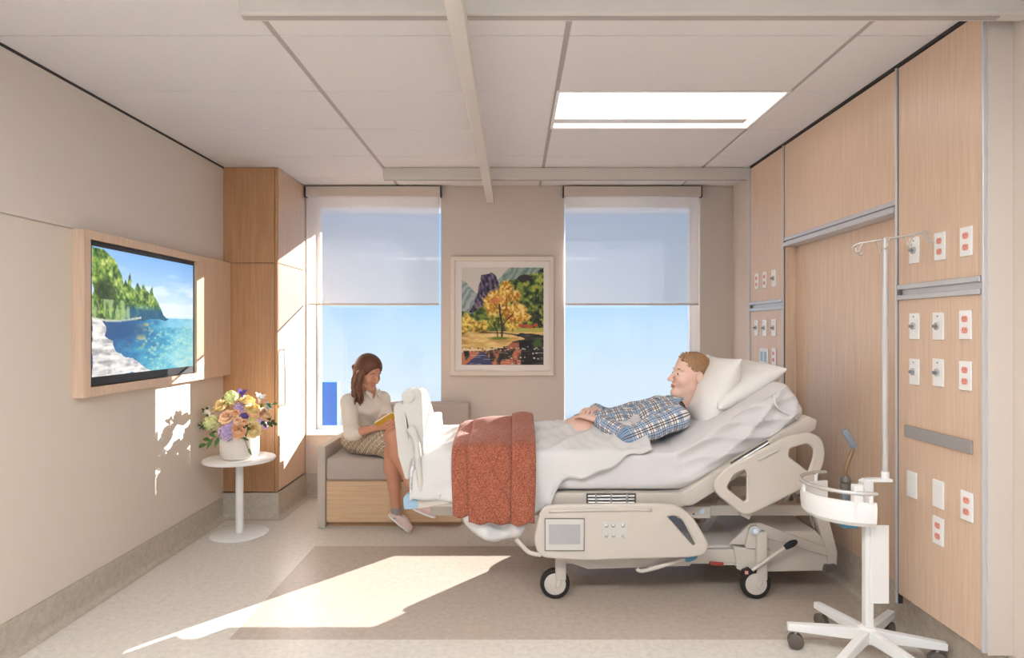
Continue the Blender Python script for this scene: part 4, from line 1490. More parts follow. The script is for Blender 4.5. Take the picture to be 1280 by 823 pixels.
# side rails: moulded panel inside a rounded bead
def side_rail(name, outline, holes, Y, th, label=None, rad=.03, bead=.013, screen=False):
    o = round_poly([R(x, y, Y) for x, y in outline], rad, 5)
    hs = [round_poly([R(x, y, Y) for x, y in h], .02, 4) for h in holes]
    pr = MB().prism(o, (0, th, 0), hs).build(name, M_bed, bed)
    b = MB()
    mid = V((0, th / 2, 0))
    b.tube([p + mid for p in o], bead, 10, closed=True)
    b.build('rail_bead', M_bed, pr, smooth=True)
    for h in hs:
        MB().tube([p + mid for p in h], bead * .82, 8, closed=True).build('grip_bead', M_bed, pr, smooth=True)
    return pr


foot_rail_px = [(679, 637), (698, 634.5), (826, 633), (846, 635), (864, 648), (884, 682), (880, 692), (862, 695), (786, 697), (732, 699), (676, 695), (670, 676)]
fr = side_rail('foot_side_rail', foot_rail_px, [[(830, 645), (846, 643), (856, 650), (873, 682), (866, 686)]], 3.235, .026, rad=.05)
MB().tube(smooth_path([R(676, 694, 3.248), R(662, 691, 3.248), (R(652, 682, 3.248)), R(645, 674, 3.248)], 5), .012, 10).build('rail_hook', M_bed, fr, smooth='auto')
MB().tube(smooth_path([R(686, 640, 3.232), R(760, 638, 3.232), R(815, 638, 3.232)], 5), .006, 8).build('rail_ridge', M_bed, fr, smooth=True)
cp = MB().box(R(681.5, 0).x, R(729.5, 0).x, 3.226, 3.238, R(0, 687.5).z, R(0, 648.5).z).build('control_panel', M_bedw, fr, bevel=.004, seg=3)
MB().box(R(680.8, 0).x, R(730.2, 0).x, 3.2285, 3.236, R(0, 688.2).z, R(0, 647.8).z).build('panel_gasket', M_mech, fr)
MB().box(R(686, 0).x, R(725, 0).x, 3.2245, 3.2262, R(0, 679.5).z, R(0, 655).z).build('control_screen', simple('grey_screen', (176, 172, 172), .25, var=.12, scale=6), fr)
MB().box(R(752.5, 0).x, R(784, 0).x, 3.2325, 3.2345, R(0, 673).z, R(0, 652).z).build('keypad', M_bedw, fr, bevel=.001, seg=1)
for x in (758, 766.5, 778.5):
    for y in (657, 669.5):
        c = R(x, y)
        MB().lathe([(0, -.006), (.006, -.006), (.0095, -.003), (.0105, 0)], (c.x, 3.2325, c.z), 16, axis='y').build('button', M_steel, fr, smooth=True)
head_rail_px = [(895, 611), (897, 602), (908, 588), (925, 580), (951, 566), (985, 549), (1012, 543.5), (1026, 550), (1030, 566), (1027, 582), (1017, 602), (942, 640), (930, 642), (901, 619)]
hr = side_rail('head_side_rail', head_rail_px, [[(908, 608), (917, 592), (933, 585), (936.5, 592), (936, 627), (930, 630.5), (909, 614)],
                                              [(986, 560), (1010, 552.5), (1020, 560), (1020, 572), (1012, 594), (984, 572)]], 3.235, .026, rad=.03, bead=.012)
MB().tube([R(948, 575, 3.232), R(972, 563, 3.232)], .007, 8).build('rail_ridge', M_bed, hr, smooth='auto')
# far side: the head rail again (the foot rail there is folded away)
for nm, src in (('head_side_rail', hr),):
    c = src.copy()
    COL.objects.link(c)
    c.parent = bed
    c.location = (0, 1.075, 0)
    for ch in src.children:
        if 'bead' in ch.name:
            d2 = ch.copy()
            COL.objects.link(d2)
            d2.parent = c
# rail arms
for x, z0, z1 in ((.30, .46, .34), (.70, .46, .34)):
    for y0, y1 in ((3.27, 3.45),):
        MB().box(x - .02, x + .02, y0 - .008, y1 + .004, .425, .465).build('rail_arm', M_bedg, bed)
for y0 in (3.262, 4.262):
    MB().bar((1.28, y0 + .03, .62), (1.20, y0 + .03, .46), .05, .035, up=(0, 1, 0)).build('rail_arm', M_bedg, bed)

# foot board: two leaning slabs, a roll handle and a grip
FB = [R(510.5, 531, 3.32), R(503, 500, 3.32), R(506, 490, 3.32), R(522, 486, 3.32), R(527, 489, 3.32), R(532, 616, 3.32), R(513.5, 617, 3.32)]
def tapered_board(name, poly, y1, drop):
    """slab whose top edge falls away towards the far side"""
    near = round_poly(poly, .012, 3)
    zb_, zt_ = min(p.z for p in near), max(p.z for p in near)
    secs = []
    for q in [j / 14 for j in range(15)]:
        k = 1 - drop * sstep(.12, .75, q)
        secs.append([V((p.x + (p.z - zb_) * 0.0, p.y + (y1 - poly[0].y) * q, zb_ + (p.z - zb_) * k)) for p in near])
    mb = MB().grid(secs, closed_v=True)
    n = len(near)
    mb.f.append(tuple(range(n)))
    mb.f.append(tuple(14 * n + k for k in range(n - 1, -1, -1)))
    return mb.build(name, M_bedw, bed, smooth='auto')


tapered_board('foot_board', FB, 4.25, .44)
FO = [R(492, 512, 3.335), R(494, 504.5, 3.335), R(503, 503, 3.335), R(506, 510, 3.335), R(512, 560, 3.335), R(513, 598, 3.335), R(507, 600, 3.335), R(498, 570, 3.335)]
tapered_board('foot_board_shell', FO, 4.23, .5)
MB().tube([R(510, 496, 3.312), R(510, 496, 3.312) + V((0, .15, 0))], .036, 20).build('push_handle', M_bedw, bed, bevel=.005, smooth='auto')
MB().tube(smooth_path([R(512, 535, 3.312), R(520, 550, 3.306), R(524, 590, 3.306), R(526, 614, 3.312)], 4), [.024] * 3 + [.02] * 4 + [.016] * 6, 10).build('corner_grip', M_bedw, bed, smooth='auto')
MB().prism(round_poly([R(505, 637, 3.325), R(504, 622, 3.325), R(511, 617, 3.325), R(523, 621, 3.325), R(522, 636, 3.325)], .012), (0, .06, 0)).build('corner_roller', M_bluepale, bed, bevel=.006, seg=3)
MB().prism([R(522, 620, 3.325), R(560, 616, 3.325), R(566, 630, 3.325), R(545, 633, 3.325), R(522, 637, 3.325)], (0, .93, 0)).build('foot_frame', M_bedg, bed, bevel=.006)
MB().tube(smooth_path([R(528, 519, 4.22), R(540, 519.5, 4.22), R(547, 525, 4.22), R(550, 545, 4.22), R(550, 560, 4.22)], 4), .020, 10).build('corner_grip', M_bedw, bed, smooth='auto')
MB().tube(smooth_path([R(527, 530, 4.22), R(530, 533, 4.22), R(542, 536, 4.22), R(546, 545, 4.22)], 4), .010, 8).build('grip_brace', M_bedw, bed, smooth='auto')

# ------------------------------------------------------------------ mattress in its fitted sheet
def spine(s):
    """bottom line of the mattress: point and direction at arc length s"""
    l0, rb = 1.33, .22
    x0 = -.475
    la = rb * ANG
    if s < l0: return V((x0 + s, 0, .578)), 0.0
    if s < l0 + la:
        a = (s - l0) / rb
        return V((x0 + l0 + rb * math.sin(a), 0, .578 + rb * (1 - math.cos(a)))), a
    q = s - l0 - la
    return V((x0 + l0 + rb * SA + q * CA, 0, .578 + rb * (1 - CA) + q * SA)), ANG


MT, MLEN = .215, 2.16
def wrinkle(s, h):
    lift = sstep(1.15, 1.6, s)
    a = (1 - 2 * abs(math.sin(h * 24 - (s - 1.2) * 6 + 1.6 * math.sin(s * 4.3)))) * .55 + (1 - 2 * abs(math.sin(h * 33 + (s - 1.2) * 11 + 1.3 * math.sin(s * 7)))) * .4
    a += .3 * math.sin(s * 31 + h * 22)
    b = math.sin(s * 17 + h * 6) * .4
    return .024 * (lift * a + (1 - lift) * b * .8)


prof = []          # (y offset -1..1, height 0..1, corner flags) walked round the section
ny, nh = 18, 22
for k in range(nh): prof.append(('n', k / nh))
for k in range(ny): prof.append(('t', k / ny))
for k in range(nh): prof.append(('f', k / nh))
for k in range(ny): prof.append(('b', k / ny))
rows = []
hw_ = (BF - BN) / 2
for i in range(231):
    s = MLEN * i / 230
    p, a = spine(s)
    nx_, nz_ = -math.sin(a), math.cos(a)
    row = []
    endr = 1.0
    e = min(s, MLEN - s)
    inset = .045 * (1 - math.sqrt(max(0, 1 - (1 - min(1, e / .045)) ** 2)))
    for kind, t_ in prof:
        if kind == 'n': yy, hh, d_ = -1, t_, 'n'
        elif kind == 't': yy, hh, d_ = -1 + 2 * t_, 1, 't'
        elif kind == 'f': yy, hh, d_ = 1, 1 - t_, 'f'
        else: yy, hh, d_ = 1 - 2 * t_, 0, 'b'
        Yv, Hv = yy * hw_, hh * MT
        # rounded section corners
        r_ = .045
        cy, ch = min(hw_ - r_, max(-hw_ + r_, Yv)), min(MT - r_, max(r_, Hv))
        dv = V((Yv - cy, Hv - ch, 0))
        if abs(dv.x) > 1e-6 and abs(dv.y) > 1e-6:
            dv = dv.normalized() * min(r_, max(abs(dv.x), abs(dv.y)))
        Yv, Hv = cy + dv.x, ch + dv.y
        if d_ in 'nf': Yv += (-1 if d_ == 'n' else 1) * wrinkle(s, Hv)
        if d_ == 't': Hv += .004 * math.sin(s * 14 + yy * 5) * sstep(1.3, 1.6, s)
        Yv *= (1 - inset / hw_)
        Hv = MT / 2 + (Hv - MT / 2) * (1 - 2 * inset / MT)
        row.append(V((p.x + nx_ * Hv, BC + Yv, p.z + nz_ * Hv)))
    rows.append(row)
mb = MB().grid(rows, closed_v=True)
n_ = len(prof)
mb.f.append(tuple(range(n_)))
mb.f.append(tuple(230 * n_ + k for k in range(n_ - 1, -1, -1)))
mt = mb.build('mattress', M_sheet, None, smooth='auto')
tag(mt, 'mattress in a wrinkled white fitted sheet on the hospital bed', 'mattress')
# the elastic corner fold of the sheet
def on_side(s, h, out=.006):
    p, a = spine(s)
    return V((p.x - math.sin(a) * h, BN - out, p.z + math.cos(a) * h))
MB().tube(smooth_path([on_side(2.05, .20), on_side(2.03, .14, .012), on_side(2.06, .07, .010), on_side(2.09, .02)], 5), [.004] * 4 + [.007] * 8 + [.004] * 4, 8).build('corner_fold', M_sheet, mt, smooth=True)


# ------------------------------------------------------------------ pillows
def pillow(c, u, v, n, W, Hh, T, seed, label, sag=0):
    c, u, v, n = V(c), V(u).normalized(), V(v).normalized(), V(n).normalized()
    rr = np.random.RandomState(seed)
    ph = rr.rand(8) * 6
    N = 30
    mb = MB()
    for side in (1, -1):
        g = []
        for i in range(N + 1):
            a = -math.cos(PI * i / N)
            row = []
            for j in range(N + 1):
                b = -math.cos(PI * j / N)
                ea, eb = max(0, 1 - abs(a) ** 2.6), max(0, 1 - abs(b) ** 2.6)
                t = (ea * eb) ** .48
                pin = 1 - .07 * (1 - abs(b) ** 2 ) * abs(a) ** 3
                pin2 = 1 - .07 * (1 - abs(a) ** 2) * abs(b) ** 3
                w = .06 * math.sin(6 * a + 5 * b * b + ph[0]) + .05 * math.sin(9 * b - 4 * a + ph[1]) + .05 * math.sin(11 * (a + b) + ph[2])
                q = c + u * (a * W / 2 * pin) + v * (b * Hh / 2 * pin2) + n * (side * T / 2 * t * (1 + w)) + n * (sag * (a * a))
                row.append(q)
            g.append(row)
        if side < 0: g = g[::-1]
        mb.grid(g)
    o = mb.build('pillow', M_pillow, None, smooth=True, weld=True)
    tag(o, label, 'pillow', 'pillows on the bed')
    return o


pillow((1.318, 3.80, 1.110), (0, 1, 0), (.86, 0, .51), (-.51, 0, .86), .66, .44, .18, 3, 'white pillow lying flat on the raised head end under another pillow')
pillow((1.172, 3.80, 1.070), (0, 1, 0), (.40, 0, .915), (-.915, 0, .40), .62, .45, .195, 8, 'white pillow propped upright behind the lying man\'s head')

# ------------------------------------------------------------------ white cover over the lower body
def top_z(X, Y):
    zc = interp(X, [-.56, -.48, -.35, -.1, .12, .40, .52, .62, .78], [.81, .825, .848, .872, .878, .885, .915, .940, .962])
    eta = (Y - BC) / .46
    leg = .012 * math.cos((Y - BC) * 14) * math.exp(-eta * eta * 3)
    return zc + leg - (zc - .800) * min(1, abs(eta)) ** 1.7 + .004 * math.sin(X * 11 + Y * 7)


def cover_pt(X, s, out=0.0, side=-1):
    """s: arc length from the centre line towards one side, running over the edge and down"""
    r_, flat = .05, .425
    ze = .800
    if s <= flat:
        Y = BC + side * s
        return V((X, Y, top_z(X, Y) + out))
    q = s - flat
    if q < r_ * PI / 2:
        a = q / r_
        return V((X, BC + side * (flat + (r_ + out) * math.sin(a)), top_z(X, BC + side * flat) - r_ + (r_ + out) * math.cos(a)))
    dn = q - r_ * PI / 2
    return V((X, BC + side * (flat + r_ + out), top_z(X, BC + side * flat) - r_ - dn))


def crumple(x, y):
    """soft creases of pulled cloth"""
    a = 0.0
    for k, (fx, fy, ph, am) in enumerate(((15, 7, .3, .010), (-9, 14, 1.7, .009), (25, -11, 2.1, .006), (8, 23, .9, .005), (37, 18, 4.0, .003))):
        w = math.sin(fx * x + fy * y + ph + 1.1 * math.sin(4.3 * x + k) + 1.3 * math.sin(5.1 * y - k))
        a += am * (1 - 2 * abs(w)) * (0.5 + 0.5 * math.sin(2.7 * x + 3.1 * y + k * 1.9))
    return a


hemx = [-.56, -.46, -.34, -.27, -.20, -.10, .02, .08, .14, .20, .26, .34, .45, .56, .66, .78]
hemz = [.56, .535, .52, .44, .36, .315, .345, .42, .47, .49, .60, .655, .68, .715, .77, .86]
rows = []
NX = 120
xs = [(-.535, k) for k in (5, 4, 3, 2, 1)] + [(-.535 + (.73 + .535) * i / NX, 0) for i in range(NX + 1)]
for X, cap in xs:
    zl = interp(X, hemx, hemz)
    drop = .80 - zl
    S = .425 + .0785 + max(-.06, drop - .05) + (.018 * math.sin(X * 19) + .012 * math.sin(X * 37 + 1)) * sstep(.1, .3, X)
    row = []
    for j in range(58):
        if j < 40:
            s = S * (1 - j / 40)
            p = cover_pt(X, s, .0, -1)
        else:
            s = (.425 + .0785 + .20) * (j - 39.0) / 18
            p = cover_pt(X, s, .0, 1)
        near = s > .45 and j < 40
        if near:
            dep = sstep(.45, .80, s)
            wob = math.sin(X * 21 + 1.2 * math.sin(X * 9)) * .018 + (1 - 2 * abs(math.sin(X * 23 + s * 7))) * .008 - 1.3 * crumple(X * .8, s * 1.4)
            p = p + V((.02 * math.sin(s * 14 + X * 6) * dep, -.012 * dep - wob * dep * (.35 + .65 * dep), 0))
        else:
            p = p + V((0, 0, crumple(X, p.y)))
        if cap:
            t_ = cap / 5
            zt = p.z
            p = V((X - .020 * math.sin(t_ * PI / 2) - .006 * math.sin(p.y * 26), p.y, min(p.z, .83 - (.83 - .545) * t_)))
            p.z = min(zt, p.z)
        row.append(p)
    rows.append(row)
mb = MB().grid(rows)
dv_ = mb.build('bed_cover', M_duvet, None, smooth=True)
md = dv_.modifiers.new('thickness', 'SOLIDIFY')
md.thickness = .014
md.offset = -1
tag(dv_, 'rumpled white bed cover draped over the lower body and the side of the bed', 'bedding')

# rust blanket folded across the legs, three overlapping folds
folds = ((-.330, -.226, .0105, .452), (-.246, -.006, .024, .420), (-.014, .112, .0385, .424))
bl = thing('folded_blanket', (-.1, BC, .42), 'rust red knitted throw with diamond lines folded across the foot of the bed', 'blanket')
for (x0, x1, out, zl) in folds:
    g, uv = [], []
    n1, n2 = 18, 78
    for i in range(n1 + 1):
        X = x0 + (x1 - x0) * i / n1
        ed = min(i, n1 - i) / n1
        bulge = .010 * math.sin(PI * i / n1) ** .6
        row = []
        Sn = .425 + .0785 + (.75 - zl) + .006 * math.sin(X * 60)
        Sf = .425 + .0785 + .22
        for j in range(n2 + 1):
            s = -Sn + (Sn + Sf) * j / n2
            sd = -1 if s < 0 else 1
            dep = sstep(.47, .9, abs(s))
            p = cover_pt(X, abs(s), out + bulge, sd)
            p = p + V((.006 * math.sin(s * 11 + X * 8) * dep - (.012 * dep if sd < 0 else 0) * (X + .1), (.010 * dep + .007 * dep * math.sin(X * 27)) * sd + (.014 * dep * sd), .003 * math.sin(X * 24 + s * 9)))
            row.append(p)
            uv.append((X, s, 0))
        g.append(row)
    mb = MB().grid(g)
    o = mesh_obj('blanket_fold', mb.v, mb.f, M_blanket, bl, True, vecattr=uv)
    bm = bmesh.new(); bm.from_mesh(o.data); bmesh.ops.recalc_face_normals(bm, faces=bm.faces); bm.to_mesh(o.data); bm.free()
    md = o.modifiers.new('thickness', 'SOLIDIFY')
    md.thickness = .011
    md.offset = -1

# ------------------------------------------------------------------ rolling stand by the headwall
KX, KY = 1.546, 2.752
st = thing('rolling_stand', (KX, KY, 0), 'white rolling stand with curved tray, steel pole and hooks beside the headwall', 'stand')
for k in range(6):
    a = math.radians(163 - 60 * k)
    d = V((math.cos(a), math.sin(a), 0))
    s = V((-d.y, d.x, 0))
    b = MB()
    L_ = .325 if k != 3 else .30
    c = V((KX, KY, 0))
    z0, z1 = .088, .122
    vs = []
    for q, (hz0, hz1, w) in ((.0, (.080, .135, .018)), (L_, (.082, .112, .016))):
        for sg in (-1, 1):
            for z in (hz0, hz1):
                vs.append(c + d * q + s * (w * sg) + V((0, 0, z)))
    b.add(vs, [(0, 1, 3, 2), (4, 6, 7, 5), (0, 4, 5, 1), (2, 3, 7, 6), (1, 5, 7, 3), (0, 2, 6, 4)])
    lg = b.build('leg', M_white, st, bevel=.003)
    t0 = c + d * (L_ - .035)
    r_ = .034
    w1 = MB()
    for sg in (-1, 1):
        o = t0 + s * (.011 * sg) + V((0, 0, r_))
        w1.tube([o - s * .008, o - s * .005, o + s * .005, o + s * .008], [r_ * .85, r_, r_, r_ * .85], 22)
    w1.build('caster', M_caster, lg, smooth='auto')
    MB().cyl(t0 + V((0, 0, r_ + .02)), t0 + V((0, 0, .085)), .007, 10).build('caster_stem', M_steel, lg, smooth='auto')
MB().lathe([(0, .074), (.036, .074), (.040, .08), (.040, .13), (.030, .142), (0, .142)], (KX, KY, 0), 24).build('hub', M_white, st, smooth='auto', weld=True)
MB().box(KX - .0175, KX + .0175, KY - .0175, KY + .0175, .10, .78).build('column', M_white, st, bevel=.004)
px = lambda x, y, Y=KY: P(x, y, Y)
MB().box(KX - .001, px(1107, 0).x, KY - .026, KY - .018, px(0, 752).z, px(0, 655).z).build('side_plate', M_white, st, bevel=.002)
zt = px(0, 601).z
MB().box(KX - .018, px(1113, 0).x, KY - .02, KY + .02, zt - .004, zt + .010).build('pole_arm', M_white, st, bevel=.003)
MB().prism([px(1080, 603, KY - .024), px(1090, 600, KY - .024), px(1088, 640, KY - .024), px(1081, 655, KY - .024)], (0, .048, 0)).build('gusset', M_white, st, bevel=.003)
PX = px(1106.5, 0).x
MB().cyl((PX, KY, zt), (PX, KY, 1.842), .0125, 20).build('pole', M_steel, st, smooth='auto')
MB().lathe([(.0125, 0), (.0165, .002), (.0165, .03), (.0125, .032)], (PX, KY, zt + .008), 18).build('pole_collar', M_white, st, smooth='auto')
# curved tray: a half-round floor with a raised wall and a steel hand rail
TC = V((KX - .012, KY + .10, 0))
def ring(r, z, a0=95, a1=268, n=22):
    return [V((TC.x + r * math.cos(math.radians(a0 + (a1 - a0) * k / n)) * 1.05, TC.y + r * math.sin(math.radians(a0 + (a1 - a0) * k / n)), z)) for k in range(n + 1)]
z_lo, z_hi = .600, .742
tr = MB()
ro, ri = .205, .192
tr.grid([ring(ro, z_hi - .035), ring(ro + .004, z_hi - .06), ring(ro, z_lo + .02), ring(ro - .02, z_lo)])
tr.grid([ring(ri, z_hi - .035), ring(ri, z_lo + .02), ring(ri - .02, z_lo + .012)])
tr.grid([ring(ro, z_hi - .035), ring(ri, z_hi - .035)])
tray = tr.build('tray_wall', M_white, st, smooth='auto')
MB().prism(ring(ro - .02, z_lo) , (0, 0, .012)).build('tray_floor', M_white, st)
MB().tube(ring(ro + .002, z_hi + .004), .0085, 10).build('hand_rail', M_steel, st, smooth='auto')
for a in (110, 178, 262):
    q = ring(ro, 0, a, a, 1)[0]
    MB().cyl(q + V((0, 0, z_hi - .04)), q + V((0, 0, z_hi + .002)), .008, 10).build('rail_post', M_white, st, smooth='auto')
pb_ = MB().prism([px(1068, 607, 2.66), px(1080, 607, 2.66), px(1080, 652, 2.66), px(1068, 648, 2.66)], (0, .03, 0)).build('tray_bracket', M_white, st, bevel=.003)
MB().box(px(1052, 0, 2.76).x, px(1071, 0, 2.76).x, KY - .01, KY + .07, z_lo - .03, z_lo - .001).build('tray_latch', M_blue, st, bevel=.004)
# gooseneck microphone-like lamp in the tray
G = lambda x, y: P(x, y, 2.84)
MB().lathe([(0, 0), (.023, 0), (.025, .02), (.023, .024), (.023, .036), (.025, .040), (.021, .052), (.012, .064), (0, .064)], (G(1057, 0).x, 2.84, z_lo + .115), 20).build('lamp_socket', M_mech, st, smooth='auto', weld=True)
MB().cyl((G(1057, 0).x, 2.84, z_lo + .012), (G(1057, 0).x, 2.84, z_lo + .118), .018, 16).build('lamp_base', M_greyplastic, st, smooth='auto')
MB().tube(smooth_path([G(1057, 602), G(1057, 588), G(1060, 578), G(1066, 563), G(1067, 559)], 5), .0085, 12).build('lamp_neck', M_brass, st, smooth='auto')
MB().bar(G(1068, 560), G(1055, 537.5), .030, .026, up=(0, 1, 0)).build('lamp_head', M_greyplastic, st, bevel=.008, seg=3, smooth='auto')
# hook bar at the top of the pole
T0 = V((PX, KY, 1.835))
hk = MB()
hd = V((.42, -.9, .03)).normalized()
e0, e1 = T0 - hd * .16, T0 + hd * .17
hk.tube([e0 + V((0, 0, -.012)), e0 + hd * .03, T0, e1], .0045, 8)
bar_ = hk.build('hook_bar', M_steel, st, smooth='auto')
for k, q in enumerate((-.15, -.10, -.05, .03, .08, .13)):
    c = T0 + hd * q
    s = V((hd.y, -hd.x, 0)) * (1 if k % 2 else -1)
    MB().tube(smooth_path([c + V((0, 0, .002)), c + s * .02 + V((0, 0, -.02)), c + s * .035 + V((0, 0, -.045)), c + s * .05 + V((0, 0, -.048)), c + s * .058 + V((0, 0, -.03))], 4), .0032, 6).build('hook', M_steel, st, smooth='auto')
MB().bar(e1 + V((0, 0, .006)), e1 + hd * .03 + V((0, 0, -.05)), .030, .006, up=hd).build('bar_clip', M_steel, st, bevel=.001, seg=1)

# ------------------------------------------------------------------ people
def basis(f, u):
    f = V(f).normalized()
    u = (V(u) - f * V(u).dot(f)).normalized()
    return f, f.cross(u).normalized(), u


def head_sdf(S, o, f, u, sc, woman):
    f, r, u = basis(f, u)
    L = lambda a, b, c: V(o) + (f * a + r * b + u * c) * sc
    ax = (f, r, u)
    E = lambda c, rad, k=.02, sub=False: S.ell(L(*c), [x * sc for x in rad], ax, k * sc, sub)
    K = lambda a, b, ra, rb, k=.015: S.cap(L(*a), L(*b), ra * sc, rb * sc, k * sc)
    E((-.012, 0, .036), (.098, .077, .086))
    E((.022, 0, -.035), (.070, .060, .086), .03)
    jw = .050 if not woman else .046
    for s in (-1, 1):
        K((.0, s * jw, -.058), (.070, s * .012, -.106), .020, .017, .02)
        E((.060, s * .040, -.032), (.030, .026, .030), .02)
        K((.088, s * .012, .022), (.074, s * .050, .020), .0075, .006, .012)
        E((.098, s * .032, .000), (.016, .019, .011), .010, True)
        E((.072, s * .032, .000), (.0155, .0165, .0125), .004)
        E((-.016, s * .081, -.010), (.021, .0125, .033), .006)
        E((-.010, s * .094, -.008), (.011, .007, .019), .005, True)
    E((.080, 0, -.106), (.023, .023, .019), .018)
    nl = .114 if woman else .120
    K((.088, 0, .008), (nl, 0, -.036), .0070, .0115, .012)
    for s in (-1, 1): E((nl - .014, s * .0115, -.040), (.011, .009, .008), .006)
    E((.092, 0, -.066), (.011, .024, .006), .006)
    E((.091, 0, -.077), (.010, .021, .007), .006)
    E((.094, 0, -.0715), (.008, .020, .0018), .003, True)
    return L, ax


def head_extras(root, L, ax, sc, brow_mat, look_down):
    f, r, u = ax
    for s in (-1, 1):
        e = SDF(L(.08, s * .032, 0) - V((.03,) * 3), L(.08, s * .032, 0) + V((.03,) * 3), .0022)
        e.ell(L(.0755, s * .032, -.001), [.0135 * sc, .0145 * sc, (.0045 if look_down else .0075) * sc], ax, .001)
        eo = e.build('eye', M_eye_w, root)
        i = SDF(L(.08, s * .032, 0) - V((.03,) * 3), L(.08, s * .032, 0) + V((.03,) * 3), .0018)
        i.ell(L(.0855, s * .032, -.002), [.0055 * sc, .0062 * sc, (.0035 if look_down else .0062) * sc], ax, .001)
        i.build('iris', M_eye_d, eo)
        mb = MB().tube(smooth_path([L(.0905, s * .014, .020), L(.0865, s * .032, .0255), L(.0735, s * .052, .0205)], 5), [.0018 * sc] * 3 + [.0028 * sc] * 5 + [.0016 * sc] * 3, 6)
        mb.build('eyebrow', brow_mat, root, smooth=True)
    for c, rad in (((.0955, 0, -.0665), (.009, .0215, .0048)), ((.0945, 0, -.0765), (.009, .0185, .0058))):
        e = SDF(L(*c) - V((.04,) * 3), L(*c) + V((.04,) * 3), .0025)
        e.ell(L(*c), [x * sc for x in rad], ax, .001)
        e.build('lip', M_lip, root)


def hand_sdf(S, w, d, pn, side, curl=.5, sc=1.0, spread=.12, thumb=.6):
    """w wrist, d towards the fingers, pn the way the palm faces, side: sign of the thumb along d x pn"""
    d = V(d).normalized()
    pn = (V(pn) - d * V(pn).dot(d)).normalized()
    t = d.cross(pn).normalized() * side
    w = V(w)
    tips = []
    lens = ((.040, .024, .019), (.045, .028, .020), (.041, .026, .019), (.032, .019, .017))
    for i in range(4):
        off = (.030 - .020 * i) * sc
        k0 = w + d * ((.088 - .004 * abs(i - 1.2)) * sc) + t * off
        S.cap(w + t * off * .55 + d * .01, k0, .0150 * sc, .0115 * sc, .010)
    for i in range(4):
        off = (.030 - .020 * i) * sc
        p = w + d * ((.088 - .004 * abs(i - 1.2)) * sc) + t * off
        ang = curl * .5
        dr0 = (d + t * (spread * (1.2 - i) * .5)).normalized()
        rr = (.0100, .0088, .0080, .0068)
        for j in range(3):
            dv = dr0 * math.cos(ang) + pn * math.sin(ang)
            q = p + dv * lens[i][j] * sc
            S.cap(p, q, rr[j] * sc, rr[j + 1] * sc, .003)
            p = q
            ang += curl
    b = w + d * .025 * sc + t * .026 * sc
    m = b + (d * .55 + t * .75 + pn * thumb).normalized() * .040 * sc
    e = m + (d * .85 + t * .25 + pn * thumb).normalized() * .032 * sc
    g = e + (d * .95 + t * .0 + pn * thumb * .8).normalized() * .024 * sc
    S.cap(b, m, .0155 * sc, .0115 * sc, .010)
    S.cap(m, e, .0115 * sc, .0095 * sc, .003)
    S.cap(e, g, .0095 * sc, .0075 * sc, .003)


# ---------------- woman reading on the bench
wm = thing('person', (-1.13, 4.82, .506), 'woman in a linen shirt and plaid skirt sitting on the bench with legs crossed, reading', 'person')
hv = V((.72, -.69, 0))
rt = V((-.69, -.72, 0))
axw = (hv, rt, V((0, 0, 1)))
PEL = V((-1.145, 4.83, .600))
CHE = V((-1.115, 4.755, .850))
NEB = V((-1.085, 4.715, .955))
SHR, SHL = V((-1.222, 4.640, .905)), V((-1.015, 4.830, .905))
ELR, ELL = V((-1.168, 4.500, .690)), V((-.955, 4.700, .730))
WRR, WRL = V((-.965, 4.425, .752)), V((-.905, 4.480, .780))
KNP = V((-.868, 4.462, .585))
ANP = V((-.840, 4.462, .150))
KNC = V((-.850, 4.425, .690))
ANC = V((-.690, 4.385, .270))
HIPR, HIPL = V((-1.165, 4.76, .600)), V((-1.075, 4.85, .600))
hf, hu = V((.74, -.52, -.36)), V((.30, -.18, .93))
HO = V((-1.082, 4.665, 1.125))
S = SDF((-1.40, 4.28, 0.0), (-.50, 5.02, 1.32), .0045)
S.ell(PEL, (.105, .15, .10), axw, .03)
S.cap(PEL, CHE, .092, .090, .05)
S.ell(CHE, (.085, .125, .11), axw, .05)
S.cap(SHR, SHL, .045, .045, .05)
S.cap(NEB, HO + V((-.012, .02, -.07)), .046, .044, .03)
S.chain([SHR, ELR, WRR], [.043, .036, .023], .015)
S.chain([SHL, ELL, WRL], [.043, .036, .023], .015)
S.chain([HIPR, KNC], [.085, .060], .03)
S.chain([HIPL, KNP], [.085, .058], .02)
S.chain([KNP, KNP.lerp(ANP, .30) + V((-.012, .01, 0)), KNP.lerp(ANP, .62), ANP], [.055, .056, .041, .031], .015)
S.chain([KNC, KNC.lerp(ANC, .30) + V((-.012, -.004, -.012)), KNC.lerp(ANC, .62), ANC], [.056, .056, .041, .031], .012)
S.cap(ANP, V((-.800, 4.452, .075)), .030, .026, .015)
S.cap(ANC, V((-.625, 4.375, .215)), .030, .026, .015)
Lw, axh = head_sdf(S, HO, hf, hu, .98, True)
hand_sdf(S, WRR, V((.70, -.30, .20)), V((.1, .85, .45)), 1, .34, .95, .10, .5)
hand_sdf(S, WRL, V((.55, -.62, .22)), V((-.2, .3, -.9)), -1, .30, .95, .10, .4)
body = S.build('body', M_skin_w, wm)
head_extras(wm, Lw, axh, .98, M_brow, True)


def crease(v, amp=.004, sc=1.0):
    x, y, z = v[:, 0], v[:, 1], v[:, 2]
    d = amp * (np.sin(34 * sc * z + 19 * sc * x + 2 * np.sin(21 * y)) * .6 + np.sin(57 * sc * (x + .6 * z) - 33 * y) * .4)
    return np.stack([d * .7, -d, d * .3], 1)


